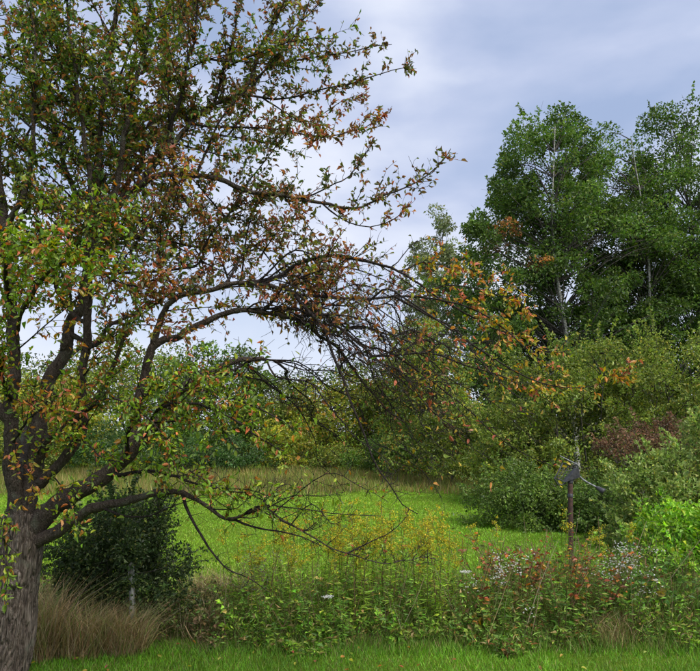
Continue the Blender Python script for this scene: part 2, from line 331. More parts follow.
def plant(name, label, cat, px, top, Y, width, pal, base=None, crown0=.15, nleaf=12000, lsize=.1, nclump=60, clump=.5, prof='round', bark=None,
          trunk_r=None, depth=None, density_gap=.0, group=None, accents=(), lean=0, flat=.75, stems=1, show_trunk=False, up=.15, sprays=0, slen=.5):
    """tree or shrub: trunk(s), limbs running to every leaf clump, clumps filled with leaves"""
    x0 = ground_x(px, Y); H = at(px, top, Y)[2]; base_p = np.array([x0, Y, gz(x0, Y)])
    root = thing(name, label, cat, tuple(base_p), group, local=True)
    rx = width / 2; ry = (depth or width * .85) / 2; z0 = H * crown0
    # clump centres inside a lumpy envelope
    cs = []; ph = R.uniform(0, 6.28, 6)
    while len(cs) < nclump:
        t = R.uniform(0, 1) ** .9
        if prof == 'round': k = math.sqrt(max(1e-3, 1 - (2 * t - 1) ** 2)) if t > .5 else (.62 + .38 * math.sin(t * math.pi))
        elif prof == 'tall': k = (.72 + .28 * min(1, t * 4)) * (.04 + .96 * (1 - t ** 3.6) ** .62)
        elif prof == 'cone': k = max(.08, 1 - t) * (.9 + .2 * math.sin(t * 20))
        else: k = math.sqrt(max(1e-3, 1 - t * t))          # dome
        if R.uniform() > (k * .95 + .05) ** 1.6: continue
        a = R.uniform(0, 6.283); lump = 1 + .16 * math.sin(2 * a + ph[0] + 5 * t) + .12 * math.sin(3 * a + ph[1] - 7 * t) + .07 * math.sin(5 * a + ph[2] + 11 * t)
        rr = math.sqrt(R.uniform(.12, 1)) * k * lump
        c = np.array([rx * rr * math.cos(a) + lean * t * H, ry * rr * math.sin(a) + (.55 * ry if show_trunk else 0), z0 + (H - z0 - clump * flat) * t])
        cs.append(c)
    cs = np.array(cs); tone = np.exp(R.normal(0, .20, nclump))
    # wood
    tr = trunk_r or max(.02, H * .012)
    g = Geo(); gb = Geo(); gsp = Geo(); axes = []; SP, SD, SC = [], [], []
    for s in range(stems):
        off = np.array([R.normal(0, rx * .18), R.normal(0, ry * .18), 0]) if stems > 1 else np.zeros(3)
        tip = np.array([lean * H + off[0] * 2.2 + R.normal(0, rx * .05), off[1] * 2.2, H * (.88 if prof in ('tall', 'cone') else .72)])
        pts = spline([off * .4 + [0, 0, -.05], off * .8 + np.array([R.normal(0, .04 * rx), 0, 0]) + (tip - off) * .33, off + np.array([R.normal(0, .06 * rx), 0, 0]) + (tip - off) * .66, tip], 14)
        rad = np.linspace(1, .12, 14) * tr * (1 if stems == 1 else .6); axes.append(pts)
        g.add(*tube(pts, rad, 8), (1, 1, 1))
    allp = np.concatenate(axes)
    for c in cs:
        ok = allp[allp[:, 2] < max(c[2] - .15 * H * R.uniform(.3, 1), allp[0, 2] + .06)]
        s = ok[np.argmin(np.linalg.norm(ok - c, axis=1) + (c[2] - ok[:, 2]) * .35)]
        mid = s * .45 + c * .55 + np.array([0, 0, .06 * np.linalg.norm(c - s)]) + R.normal(0, .05, 3) * np.linalg.norm(c - s)
        gb.add(*tube(spline([s, mid, c], 6), np.linspace(min(tr * .28, .03), min(tr * .07, .008), 6), 4), (1, 1, 1))
        for _ in range(2):
            e2 = c + R.normal(size=3) * clump * .7; gb.add(*tube(spline([mid, (mid + e2) / 2 + R.normal(0, .08 * clump, 3), e2], 4), np.linspace(min(tr * .1, .009), min(tr * .03, .004), 4), 3), (1, 1, 1))
    g.obj('trunk', bark or M_BGBARK, root, smooth=True); gb.obj('branches', M_BGBARK, root, smooth=True, kind='stuff')
    # leaves
    wts = R.uniform(.5, 1.5, nclump); ci = R.choice(nclump, nleaf, p=wts / wts.sum())
    d = rdir(nleaf, .1); rad = clump * R.uniform(.25, 1.15, nleaf) ** .6 * R.uniform(.7, 1.3, nclump)[ci]
    Pl = cs[ci] + d * rad[:, None] * np.array([1, 1, flat])
    keep = Pl[:, 2] > .03; Pl, ci, d = Pl[keep], ci[keep], d[keep]; m = len(Pl)
    C = pick(pal, m, .2) * tone[ci][:, None]
    for (apx, apy, ar, apal) in accents:
        q0 = at(apx, apy, Y - ry * .6) - base_p; hit = (np.abs(Pl[:, 0] - q0[0]) < ar * 1.3) & (np.abs(Pl[:, 2] - q0[2]) < ar * .7) & (R.uniform(size=m) < .75)
        C[hit] = pick(apal, hit.sum(), .2)
    for q in range(sprays):         # arching leafy shoots that break the outline
        c = cs[R.integers(nclump)]; o_ = nrm(np.array([c[0] / rx, c[1] / ry, (c[2] - H * .45) / H * 1.6 + .35])); sl = slen * R.uniform(.5, 1.3)
        p0 = c + o_ * clump * .5; dr = nrm(o_ + R.normal(0, .25, 3) + [0, 0, .45]); p2 = p0 + dr * sl + np.array([0, 0, -.12 * sl]); p1 = p0 + dr * sl * .5 + np.array([0, 0, .06 * sl])
        gl_ = spline([p0, p1, p2], 5); gsp.add(*tube(gl_, np.linspace(.005, .002, 5) * (lsize / .06), 3), (.10, .09, .05))
        kk = int(sl / (lsize * .28)); f = R.uniform(.0, 1, kk); Ps = np.stack([np.interp(f, np.linspace(0, 1, 5), gl_[:, c_]) for c_ in range(3)], 1)
        SP.append(Ps); SD.append(nrm(R.normal(size=(kk, 3)) * .8 + dr * .6)); SC.append(pick(pal, kk, .2) * math.exp(R.normal(.12, .18)))
    if sprays:
        Pl = np.concatenate([Pl] + SP); d = np.concatenate([d] + SD); C = np.concatenate([C] + SC); m = len(Pl); gsp.obj('shoots', M_STEM, root, smooth=True, kind='stuff')
    D = nrm(d * .7 + R.normal(size=(m, 3)) * .7 + np.array([0, 0, up - .2])); Nn = rdir(m, .9)
    sz = lsize * np.exp(R.normal(0, .25, m))
    gl = Geo(); gl.add(*leaves(Pl, D, Nn, sz, sz * R.uniform(.5, .72, m), C, 'kite'))
    gl.obj('crown', M_FOL, root, kind='stuff')
    return root

# tall trees on the skyline
plant('aspen_tree', 'tallest broad green tree with pale forked trunk rising above the shrubs', 'tree', 576, 82, 30, 10.6, P_ASPEN, crown0=.08, nleaf=90000, sprays=170, slen=1.1, lsize=.14, nclump=330, clump=.64,
      prof='tall', bark=M_ASPEN, trunk_r=.13, show_trunk=True, accents=[(528, 205, .55, [(3, (.34, .14, .05)), (2, (.24, .14, .04))]), (556, 246, .35, [(3, (.36, .17, .05))])])
plant('aspen_tree', 'open crowned tall tree at the right edge with sky showing through', 'tree', 650, 98, 31, 7.6, P_ASPEN, crown0=.12, nleaf=46000, sprays=80, slen=1.0, lsize=.13, nclump=170, clump=.62, prof='tall', bark=M_ASPEN, trunk_r=.12, show_trunk=True)
plant('aspen_tree', 'dense tall tree cut off by the right edge of the view', 'tree', 698, 92, 33, 7.8, P_ASPEN, crown0=.12, nleaf=52000, sprays=60, slen=1.0, lsize=.14, nclump=240, clump=.75, prof='tall', bark=M_ASPEN, trunk_r=.12)
plant('aspen_tree', 'slim pale tree standing alone against the sky left of the tall trees', 'tree', 441, 204, 42, 4.6, [(4, (.14, .17, .07)), (3, (.10, .13, .05)), (2, (.18, .19, .09))], crown0=.2, nleaf=20000, lsize=.15, nclump=110, clump=.5, prof='tall', bark=M_ASPEN, trunk_r=.07)
plant('broadleaf_tree', 'dark tree filling the gap below the tallest tree crown', 'tree', 545, 262, 35, 7.5, P_DARK, crown0=.05, nleaf=20000, lsize=.14, nclump=80, clump=.8)
plant('broadleaf_tree', 'dark round tree behind the shrubs on the right edge', 'tree', 668, 300, 36, 7.5, P_DARK, crown0=.05, nleaf=16000, lsize=.14, nclump=70, clump=.8)
plant('broadleaf_tree', 'green leafy tree just left of the tall trees', 'tree', 487, 296, 29, 3.8, P_ASPEN, crown0=.06, nleaf=14000, lsize=.11, nclump=60, clump=.5, prof='dome')
plant('young_tree', 'yellowing round topped tree behind the bare branch tips', 'tree', 430, 300, 27, 4.4, P_AUTUMN, crown0=.03, nleaf=17000, lsize=.1, nclump=100, clump=.45, prof='dome')
plant('young_tree', 'small green tree between the yellowing tree and the shrub bank', 'tree', 452, 392, 24, 2.6, P_OLIVE, crown0=.05, nleaf=9000, lsize=.09, nclump=50, clump=.36)
# far hedge line behind the field, left to right
far = [(-20, 352, 37, 8.0, P_OLIVE, 'olive green tree of the far row beside the trunk'), (55, 372, 36, 6.0, P_YELLOW, 'yellow green tree of the far row seen between the forked limbs'),
       (120, 330, 43, 9.0, P_OLIVE, 'tallest olive tree of the far row behind the apple limbs'), (212, 338, 41, 8.0, P_ASPEN, 'round topped green tree of the far row under the arching limb'),
       (272, 366, 43, 6.5, P_OLIVE, 'low olive tree of the far row behind the yellow bush'), (340, 366, 40, 7.0, P_YELLOW, 'yellow tinted tree of the far row behind the drooping branches'),
       (398, 345, 38, 5.0, P_OLIVE, 'narrow olive tree of the far row beside the yellowing round topped tree')]
for px, top, Y, wd, pal, lab in far:
    plant('hedgerow_tree', lab, 'tree', px, top, Y, wd, pal, crown0=.03, nleaf=10500, lsize=.18, nclump=80, clump=.8, group='far row of trees behind the field')
def far_wood():
    n = 36000; x = R.uniform(-48, 40, n); top = 5.2 + 2.2 * wave(np.stack([x, 0 * x, 0 * x], 1), 2.0, 31) + 1.2 * wave(np.stack([x, 0 * x, 0 * x], 1), .7, 32)
    y = 50 + R.uniform(0, 7, n); z = top * R.uniform(0, 1, n) ** .6; P = np.stack([x, y, z], 1); k = wave(P, .7, 33)
    C = pick([(4, (.05, .085, .02)), (3, (.08, .11, .025)), (2, (.035, .06, .018)), (1, (.14, .12, .03))], n, .2) * (.7 + .6 * k)[:, None]
    g = Geo(); sz = R.uniform(.16, .30, n); g.add(*leaves(P + R.normal(0, .15, (n, 3)), rdir(n, 0), rdir(n, .9), sz, sz * .6, C, 'kite'))
    o = g.obj('woodland', M_FOL, kind='stuff'); o['label'] = 'low dark woodland far behind the field'; o['category'] = 'woodland'
far_wood()
plant('bush', 'yellow green rounded bush at the far edge of the field', 'bush', 288, 412, 33.5, 4.0, P_YELLOW, crown0=.02, nleaf=9000, lsize=.11, nclump=50, clump=.4, prof='dome', stems=3)
plant('bush', 'dark green low bush at the far left of the field', 'bush', 222, 428, 33, 4.6, P_DARK, crown0=.02, nleaf=9000, lsize=.11, nclump=50, clump=.42, prof='dome', stems=3)
plant('bush', 'grey green low bush beside the yellow green bush', 'bush', 337, 440, 33, 3.4, P_OLIVE, crown0=.02, nleaf=6000, lsize=.1, nclump=36, clump=.38, prof='dome', stems=3)
plant('bush', 'wide green bush behind the tall tan grass', 'bush', 402, 420, 31, 5.0, P_ASPEN, crown0=.02, nleaf=9000, lsize=.11, nclump=50, clump=.45, prof='dome', stems=3)
plant('bush', 'dark bush beyond the field above the small dark shrub', 'bush', 128, 416, 32, 6.4, P_DARK, crown0=.02, nleaf=8000, lsize=.12, nclump=50, clump=.45, prof='dome', stems=3)
plant('bush', 'green bush beyond the field behind the leaning trunk', 'bush', 20, 412, 31, 5.4, P_OLIVE, crown0=.02, nleaf=7000, lsize=.12, nclump=50, clump=.45, prof='dome', stems=3)
# shrub bank on the right
plant('shrub', 'huge olive green shrub bank with arching top below the tall trees', 'shrub', 585, 334, 19, 4.6, P_OLIVE, sprays=170, slen=0.80, crown0=.03, nleaf=30000, lsize=.075, nclump=130, clump=.42, prof='round', stems=6)
plant('shrub', 'big olive shrub at the right edge beneath the dark round tree', 'shrub', 682, 320, 19.5, 4.2, P_OLIVE, sprays=150, slen=0.80, crown0=.03, nleaf=24000, lsize=.075, nclump=110, clump=.42, prof='round', stems=6)
plant('shrub', 'mid green shrub at the left end of the shrub bank', 'shrub', 515, 392, 18.5, 2.6, P_OLIVE, sprays=90, slen=0.55, crown0=.03, nleaf=15000, lsize=.07, nclump=70, clump=.34, prof='round', stems=5)
plant('shrub', 'low dark green shrub spreading over the mown field edge', 'shrub', 520, 458, 14.6, 2.3, [(5, (.085, .135, .025)), (3, (.12, .18, .03)), (2, (.055, .085, .02))], sprays=90, slen=.4, crown0=.04, nleaf=15000, lsize=.055, nclump=75, clump=.26, prof='dome', stems=6)
plant('shrub', 'low green shrub directly behind the rusty post', 'shrub', 585, 470, 14.2, 2.0, [(5, (.075, .125, .025)), (3, (.10, .16, .03)), (2, (.05, .08, .02))], sprays=80, slen=.4, crown0=.04, nleaf=12000, lsize=.055, nclump=60, clump=.26, prof='dome', stems=6)
plant('shrub', 'shrub of dry brown leaves in the shrub bank', 'shrub', 650, 412, 14.0, 2.5, P_DEAD, sprays=50, slen=.3, crown0=.62, nleaf=7500, lsize=.05, nclump=50, clump=.2, prof='dome', stems=6)
plant('shrub', 'silvery green willow like shrub right of the rusty post', 'shrub', 660, 446, 11.5, 2.0, P_SILVER, sprays=120, slen=0.42, crown0=.03, nleaf=17000, lsize=.06, nclump=95, clump=.22, prof='dome', stems=7, up=.9)
plant('shrub', 'tall silvery shrub cut off by the right edge of the view', 'shrub', 705, 402, 11.8, 1.9, P_SILVER, sprays=110, slen=0.45, crown0=.03, nleaf=14000, lsize=.06, nclump=80, clump=.22, prof='dome', stems=7, up=.9)
plant('shrub', 'bright lime leafed shrub at the right edge behind the weeds', 'shrub', 688, 498, 8.4, 1.7, P_LIME, sprays=60, slen=0.30, crown0=.03, nleaf=8500, lsize=.055, nclump=85, clump=.17, prof='dome', stems=6)
plant('shrub', 'mid green leafy shrub between the rusty post and the lime shrub', 'shrub', 632, 535, 8.8, 1.1, P_LIME[:3] + [(4, (.07, .15, .025))], sprays=40, slen=.3, crown0=.03, nleaf=3600, lsize=.055, nclump=45, clump=.16, prof='dome', stems=6)
# small dark shrub beside the trunk
plant('shrub', 'small dense dark green shrub standing beside the apple trunk', 'shrub', 124, 486, 7.1, 1.34, P_BOX, sprays=170, slen=0.34, crown0=.03, nleaf=27000, lsize=.034, nclump=75, clump=.2, prof='round', stems=5, depth=1.1, flat=.9)

# ------------------------------------------------------------------ foreground apple tree
LG = [(4, (.060, .115, .016)), (3, (.095, .15, .02)), (2, (.14, .17, .022)), (1.4, (.25, .13, .03)), (1.1, (.32, .12, .04)), (2, (.22, .23, .03))]
LB = [(3, (.090, .10, .025)), (3, (.16, .085, .032)), (2, (.065, .10, .02)), (2, (.28, .11, .045)), (2, (.17, .18, .03))]
LY = [(4, (.17, .27, .022)), (3, (.12, .20, .02)), (2, (.28, .32, .03)), (1.4, (.36, .16, .03)), (.8, (.40, .13, .05))]
LO = [(3, (.42, .19, .04)), (3, (.38, .28, .035)), (2, (.42, .13, .07)), (2.5, (.18, .23, .025)), (2, (.30, .30, .035))]
LR = [(3, (.30, .10, .055)), (2, (.20, .10, .035)), (2.5, (.11, .14, .025)), (2, (.36, .17, .045)), (1, (.22, .20, .03))]

def lim(pts, r0, r1, pal, dens, shoots=7., slen=.42, droop=0., up=.25, main=False, start=.15, tp=1.1):
    return dict(tp=tp, ls=.6 if (pal is LO and len(pts) > 5) else 0., pts=pts, r0=r0, r1=r1, pal=pal, dens=dens, shoots=shoots, slen=slen, droop=droop, up=up, main=main, start=start)

LIMBS = [
 # left upright stem
 lim([(17, 545, 5), (12, 470, 4.97), (12, 400, 4.95), (14, 330, 4.9), (4, 230, 4.85), (-6, 120, 4.8), (-20, 10, 4.75), (-30, -110, 4.7)], .064, .014, LG, 1.0, 6, .5, main=True, start=.4),
 # leaning stem
 lim([(24, 540, 5), (33, 470, 5.05), (42, 415, 5.1), (53, 375, 5.15), (68, 335, 5.2), (82, 295, 5.25), (92, 230, 5.3), (100, 150, 5.3), (108, 70, 5.25), (122, -10, 5.2), (130, -100, 5.2)], .068, .012, LG, 1.0, 7, .5, main=True, start=.5),
 lim([(38, 470, 5.02), (50, 440, 4.95), (66, 427, 4.9), (84, 410, 4.85), (100, 392, 4.8), (115, 360, 4.8), (128, 330, 4.75)], .04, .012, LY, .9, 8, .4),
 # upright on the low limb
 lim([(77, 492, 4.96), (78, 440, 4.98), (83, 395, 5.0), (86, 330, 5.0), (91, 265, 5.02), (108, 222, 5.05), (138, 184, 5.1), (163, 154, 5.15), (188, 125, 5.2), (216, 104, 5.25), (243, 88, 5.3), (258, 56, 5.3), (275, 22, 5.3), (290, -14, 5.3)], .038, .008, LB, 1.0, 8, .45, main=True, start=.45),
 lim([(90, 270, 5.02), (92, 200, 4.9), (84, 130, 4.8), (72, 60, 4.7), (66, -20, 4.6)], .026, .008, LG, 1.1, 9, .5),
 lim([(95, 240, 5.02), (118, 175, 4.85), (128, 110, 4.7), (146, 40, 4.6), (152, -40, 4.5)], .026, .008, LG, 1.1, 9, .5),
 lim([(163, 154, 5.15), (178, 100, 5.0), (192, 50, 4.9), (205, -20, 4.8)], .018, .006, LB, 1.1, 9, .45),
 lim([(216, 104, 5.25), (226, 60, 5.2), (236, 20, 5.2), (240, -20, 5.2)], .012, .005, LB, 1.1, 9, .4),
 lim([(188, 125, 5.2), (170, 90, 5.4), (165, 40, 5.6), (170, -20, 5.8)], .014, .006, LG, 1.1, 9, .45),
 lim([(108, 222, 5.05), (150, 140, 5.6), (170, 60, 6.1), (190, 0, 6.5)], .02, .006, LB, 1.0, 9, .45),
 # upper horizontals to the right
 lim([(238, 92, 5.3), (262, 97, 5.3), (290, 98, 5.3), (330, 88, 5.25), (370, 78, 5.2), (413, 64, 5.15)], .011, .003, LB, 1.0, 13, .22, up=.4),
 lim([(245, 86, 5.3), (275, 66, 5.35), (310, 58, 5.4), (350, 52, 5.45), (390, 43, 5.5)], .010, .003, LB, 1.05, 13, .2, up=.4),
 lim([(258, 56, 5.3), (280, 40, 5.2), (300, 22, 5.1), (318, 4, 5.1), (335, -16, 5.1)], .008, .003, LB, 1.0, 12, .22, up=.3),
 lim([(190, 123, 5.2), (230, 127, 5.15), (280, 130, 5.1), (320, 137, 5.05), (360, 130, 5.0), (390, 112, 5.0)], .009, .003, LR, 1.05, 13, .24, up=.3),
 lim([(262, 97, 5.3), (285, 112, 5.4), (310, 122, 5.5), (345, 100, 5.6), (368, 105, 5.6)], .007, .002, LR, .9, 12, .2),
 # long mid arm
 lim([(138, 186, 5.1), (158, 178, 5.05), (190, 175, 5.0), (220, 182, 4.95), (252, 190, 4.9), (288, 198, 4.88), (322, 204, 4.85), (352, 208, 4.85), (382, 199, 4.85), (420, 180, 4.85), (452, 148, 4.85)], .027, .003, LB, .75, 10, .3, up=.3),
 lim([(197, 176, 5.0), (205, 156, 5.0), (215, 130, 5.0), (232, 104, 5.0), (262, 74, 5.0), (290, 40, 5.0), (310, 0, 5.0)], .011, .003, LB, 1.0, 10, .3),
 lim([(300, 200, 4.87), (330, 186, 4.7), (350, 176, 4.6), (368, 150, 4.55), (373, 138, 4.5)], .006, .002, LB, .7, 10, .2),
 lim([(322, 204, 4.85), (345, 220, 4.8), (370, 227, 4.75), (395, 218, 4.7), (410, 200, 4.7)], .006, .002, LR, .5, 11, .18),
 lim([(285, 198, 4.88), (300, 214, 4.9), (318, 240, 4.9), (326, 262, 4.9)], .006, .002, LB, .6, 10, .2),
 lim([(160, 280, 5.1), (190, 268, 5.05), (208, 240, 5.0), (228, 214, 5.0), (255, 200, 5.0), (290, 186, 5.0)], .011, .003, LB, .8, 10, .3),
 lim([(170, 205, 5.1), (195, 214, 5.1), (235, 219, 5.1), (262, 226, 5.1), (282, 238, 5.1), (312, 240, 5.1)], .008, .002, LB, .7, 10, .25),
 lim([(110, 230, 5.05), (140, 240, 5.2), (180, 245, 5.4), (220, 250, 5.5), (260, 262, 5.6)], .014, .003, LB, .9, 10, .35),
 # limb that sweeps low right, then bursts into drooping boughs
 lim([(26, 540, 5.0), (52, 510, 4.98), (80, 490, 4.95), (105, 475, 4.92), (126, 458, 4.9), (143, 436, 4.88), (162, 412, 4.86), (184, 388, 4.85), (206, 372, 4.85), (232, 362, 4.85), (262, 360, 4.85)], .076, .016, LY, .35, 5, .35, main=True, start=.45),
 lim([(126, 458, 4.9), (136, 420, 4.95), (143, 382, 5.0), (149, 352, 5.0), (158, 340, 5.0), (176, 337, 5.0), (196, 327, 5.0), (222, 315, 5.0), (250, 311, 5.0), (276, 314, 5.0), (302, 321, 5.0), (326, 338, 5.0), (352, 366, 5.0), (376, 396, 5.0), (402, 428, 5.0)], .040, .005, LB, .30, 7, .35, droop=.25, main=True, start=.4),
 lim([(153, 344, 5.0), (158, 322, 4.95), (168, 306, 4.9), (186, 296, 4.9), (206, 290, 4.9), (238, 283, 4.9), (270, 285, 4.9), (295, 292, 4.9), (312, 306, 4.9), (334, 324, 4.9), (362, 348, 4.9), (392, 372, 4.9), (424, 402, 4.9), (452, 432, 4.9)], .026, .004, LB, .55, 9, .3, droop=.15),
 lim([(70, 332, 5.2), (95, 345, 5.1), (112, 325, 5.1), (138, 312, 5.1), (160, 300, 5.1), (190, 280, 5.1), (215, 268, 5.1)], .020, .004, LR, .9, 10, .35),
 lim([(295, 291, 4.9), (320, 325, 4.8), (335, 360, 4.72), (350, 400, 4.65), (365, 440, 4.6), (379, 470, 4.55), (396, 492, 4.52), (416, 514, 4.5)], .013, .003, LB, .03, 6, .16),
 lim([(252, 288, 4.9), (275, 276, 4.95), (295, 266, 5.0), (320, 257, 5.0), (346, 256, 5.0), (376, 263, 5.0), (402, 274, 5.0), (426, 289, 5.0), (452, 308, 5.0), (484, 326, 5.05), (520, 338, 5.1), (548, 352, 5.1), (572, 350, 5.1)], .016, .003, LO, .7, 9, .25, droop=.1),
 lim([(384, 284, 5.0), (398, 262, 4.98), (412, 244, 4.96), (428, 238, 4.95)], .005, .002, LB, .08, 9, .1),
 lim([(300, 300, 4.95), (340, 298, 4.95), (372, 298, 4.95), (402, 296, 4.95), (432, 299, 4.95), (470, 307, 4.95), (505, 330, 4.95), (540, 360, 4.95), (566, 372, 4.95)], .012, .003, LO, .8, 9, .26, droop=.1),
 lim([(396, 298, 4.95), (420, 311, 4.9), (450, 325, 4.85), (478, 348, 4.8), (508, 366, 4.78), (545, 384, 4.75), (585, 388, 4.7), (612, 380, 4.68), (636, 368, 4.65)], .009, .002, LO, .75, 9, .22),
 lim([(396, 344, 4.95), (430, 354, 4.95), (462, 364, 4.95), (500, 376, 4.95), (530, 392, 4.95), (556, 404, 4.95)], .008, .002, LO, .65, 9, .24),
 lim([(330, 330, 4.9), (365, 345, 5.0), (396, 356, 5.1), (436, 385, 5.2), (470, 412, 5.2), (500, 440, 5.2), (540, 462, 5.2), (560, 468, 5.2)], .010, .002, LO, .28, 9, .28, droop=.1),
 lim([(400, 275, 5.0), (425, 262, 5.2), (452, 268, 5.3), (470, 270, 5.4), (500, 280, 5.4)], .007, .002, LO, .9, 10, .22),
 lim([(426, 289, 5.0), (450, 285, 5.1), (480, 290, 5.1), (512, 300, 5.1), (530, 316, 5.1)], .006, .002, LO, .9, 10, .2),
 # lower limb
 lim([(30, 548, 5.0), (58, 531, 4.93), (88, 511, 4.86), (118, 503, 4.8), (150, 497, 4.74), (180, 493, 4.7), (200, 502, 4.66), (226, 518, 4.6), (246, 515, 4.58), (270, 513, 4.55), (296, 528, 4.52), (330, 546, 4.5), (358, 557, 4.48), (386, 562, 4.46), (412, 562, 4.45), (434, 559, 4.45)], .052, .003, LY, .16, 8, .26, main=True, start=.3, tp=2.9),
 lim([(226, 518, 4.6), (252, 525, 4.62), (290, 534, 4.65), (322, 546, 4.68)], .009, .003, LY, .1, 8, .2),
 lim([(350, 553, 4.48), (372, 541, 4.5), (392, 531, 4.5), (408, 515, 4.5)], .005, .002, LO, .06, 9, .12),
 lim([(245, 516, 4.58), (262, 506, 4.5), (300, 508, 4.45), (332, 513, 4.45), (380, 517, 4.45)], .006, .002, LY, .12, 10, .16),
 lim([(178, 491, 4.7), (194, 520, 4.65), (208, 546, 4.62), (226, 566, 4.6), (246, 577, 4.58), (268, 592, 4.55)], .011, .002, LB, .02, 7, .12),
 lim([(112, 478, 4.9), (132, 470, 4.8), (155, 470, 4.7), (178, 478, 4.6), (205, 486, 4.5), (235, 490, 4.45), (262, 500, 4.4)], .016, .003, LY, .55, 9, .28),
 lim([(100, 505, 4.84), (125, 516, 4.7), (150, 515, 4.6), (165, 508, 4.55)], .010, .003, LY, .1, 7, .15),
 # leafy sprays in front of the low limb
 lim([(143, 436, 4.88), (150, 420, 4.6), (170, 405, 4.4), (200, 405, 4.3), (235, 420, 4.2), (262, 440, 4.15), (285, 448, 4.1)], .014, .003, LY, .62, 9, .3),
 lim([(126, 458, 4.9), (128, 430, 4.6), (140, 400, 4.4), (168, 385, 4.3), (200, 392, 4.2)], .014, .003, LY, .62, 9, .32),
 lim([(150, 425, 4.6), (165, 440, 4.4), (180, 462, 4.3), (200, 478, 4.25), (235, 498, 4.2)], .008, .002, LY, .62, 9, .26),
 lim([(84, 410, 4.9), (105, 400, 4.6), (130, 405, 4.4), (155, 425, 4.3), (175, 450, 4.3)], .010, .003, LY, .62, 9, .3),
 lim([(53, 430, 5.0), (80, 440, 4.7), (100, 455, 4.5), (118, 462, 4.4)], .008, .003, LY, .8, 10, .25),
 lim([(200, 372, 4.85), (225, 395, 4.7), (250, 405, 4.6), (280, 420, 4.5), (300, 432, 4.5)], .010, .003, LY, .6, 9, .28),
 # sprays coming towards the viewer on the left
 lim([(14, 340, 4.9), (26, 300, 4.5), (45, 275, 4.1), (75, 262, 3.8), (105, 262, 3.65)], .020, .004, LY, 1.15, 12, .34),
 lim([(10, 300, 4.88), (5, 270, 4.4), (18, 252, 4.0), (40, 244, 3.75), (62, 250, 3.6)], .018, .004, LY, 1.2, 12, .34),
 lim([(12, 400, 4.95), (2, 380, 4.5), (-5, 350, 4.2), (-20, 320, 3.9)], .018, .004, LY, 1.0, 10, .35),
 lim([(12, 440, 4.96), (28, 420, 4.6), (46, 410, 4.3), (60, 418, 4.1)], .010, .003, LO, .5, 9, .24),
 lim([(14, 500, 4.9), (6, 515, 4.5), (2, 545, 4.3), (8, 575, 4.15), (4, 606, 4.1)], .008, .002, LY, .6, 9, .18),
 lim([(8, 450, 4.95), (20, 465, 4.6), (30, 480, 4.4), (36, 500, 4.3)], .007, .002, LO, .5, 9, .2),
 # upper left mass
 lim([(4, 230, 4.85), (24, 190, 4.7), (32, 130, 4.55), (36, 70, 4.45), (30, 0, 4.4)], .024, .006, LG, 1.1, 10, .45),
 lim([(0, 180, 4.82), (-30, 120, 4.6), (-40, 40, 4.5), (-60, -40, 4.4)], .024, .006, LG, 1.0, 9, .5),
 lim([(92, 230, 5.3), (66, 170, 5.5), (50, 110, 5.7), (40, 40, 5.9), (30, -30, 6.0)], .026, .007, LG, 1.0, 10, .5),
 lim([(100, 150, 5.3), (74, 100, 5.1), (58, 50, 4.95), (44, -10, 4.9)], .018, .006, LG, 1.1, 10, .45),
 lim([(86, 330, 5.0), (58, 290, 5.3), (40, 220, 5.6), (20, 160, 5.8)], .02, .006, LG, .9, 9, .45),
 lim([(108, 70, 5.25), (140, 70, 5.5), (170, 30, 5.7), (210, 0, 5.9)], .014, .005, LB, 1.1, 10, .45),
 lim([(91, 265, 5.02), (110, 280, 4.7), (135, 285, 4.5), (160, 280, 4.4), (180, 290, 4.3)], .012, .003, LR, .9, 10, .32),
 lim([(92, 230, 5.3), (120, 240, 5.6), (150, 215, 5.9), (190, 200, 6.1)], .014, .004, LG, .9, 10, .4),
 # boughs on the far and near side, for the tree's own roundness
 lim([(20, 500, 5.0), (30, 430, 5.6), (50, 380, 6.3), (80, 350, 6.9), (120, 330, 7.4)], .05, .008, LY, .7, 8, .45),
 lim([(5, 420, 4.95), (-40, 380, 4.9), (-110, 320, 4.8), (-180, 300, 4.8)], .045, .008, LG, .9, 8, .5),
]
# long drooping, nearly bare boughs that spill to the lower right
gen = np.random.default_rng(5)
src = [(206, 372), (232, 362), (262, 360), (280, 316), (300, 321), (326, 338), (312, 306), (345, 330), (376, 300), (352, 366), (250, 311), (400, 340)]
for k in range(30):
    s = src[k % len(src)]; sx, sy = s[0] + gen.uniform(-14, 18), s[1] + gen.uniform(-3, 6); Yk = gen.uniform(4.1, 5.9)
    run = gen.uniform(60, 190); slope = gen.uniform(.15, 1.25); ex, ey = sx + run, min(sy + slope * run + 12, gen.uniform(440, 522)); hump = gen.uniform(0, 24)
    pts = []; bow = gen.uniform(1.1, 2.2)
    for f in np.linspace(0, 1, 9):
        wig = 7 * (0 < f < 1)
        pts.append((sx + run * f + gen.uniform(-wig, wig), sy + (ey - sy) * f ** bow - hump * math.sin(min(1, f * 1.5) * math.pi) + gen.uniform(-wig, wig), 4.9 + (Yk - 4.9) * f + gen.uniform(-.05, .05)))
    LIMBS.append(lim(pts, gen.uniform(.005, .009), .002, LO if ex > 400 else LY, .04 if ex < 440 or ey > 425 else .2, 9, .34, droop=.12, up=.1))
for k in range(13):     # twiggy sprays round the low limb
    sx, sy = gen.uniform(130, 300), gen.uniform(470, 525); run = gen.uniform(40, 110); Yk = gen.uniform(4.1, 4.9)
    LIMBS.append(lim([(sx, sy, 4.6), (sx + run * .35, sy + gen.uniform(-12, 8), (4.6 + Yk) / 2), (sx + run * .7, sy + gen.uniform(-12, 16), Yk), (sx + run, sy + gen.uniform(-15, 35), Yk)], .004, .0016, LY, .4 if sx < 235 else .16, 8, .2))
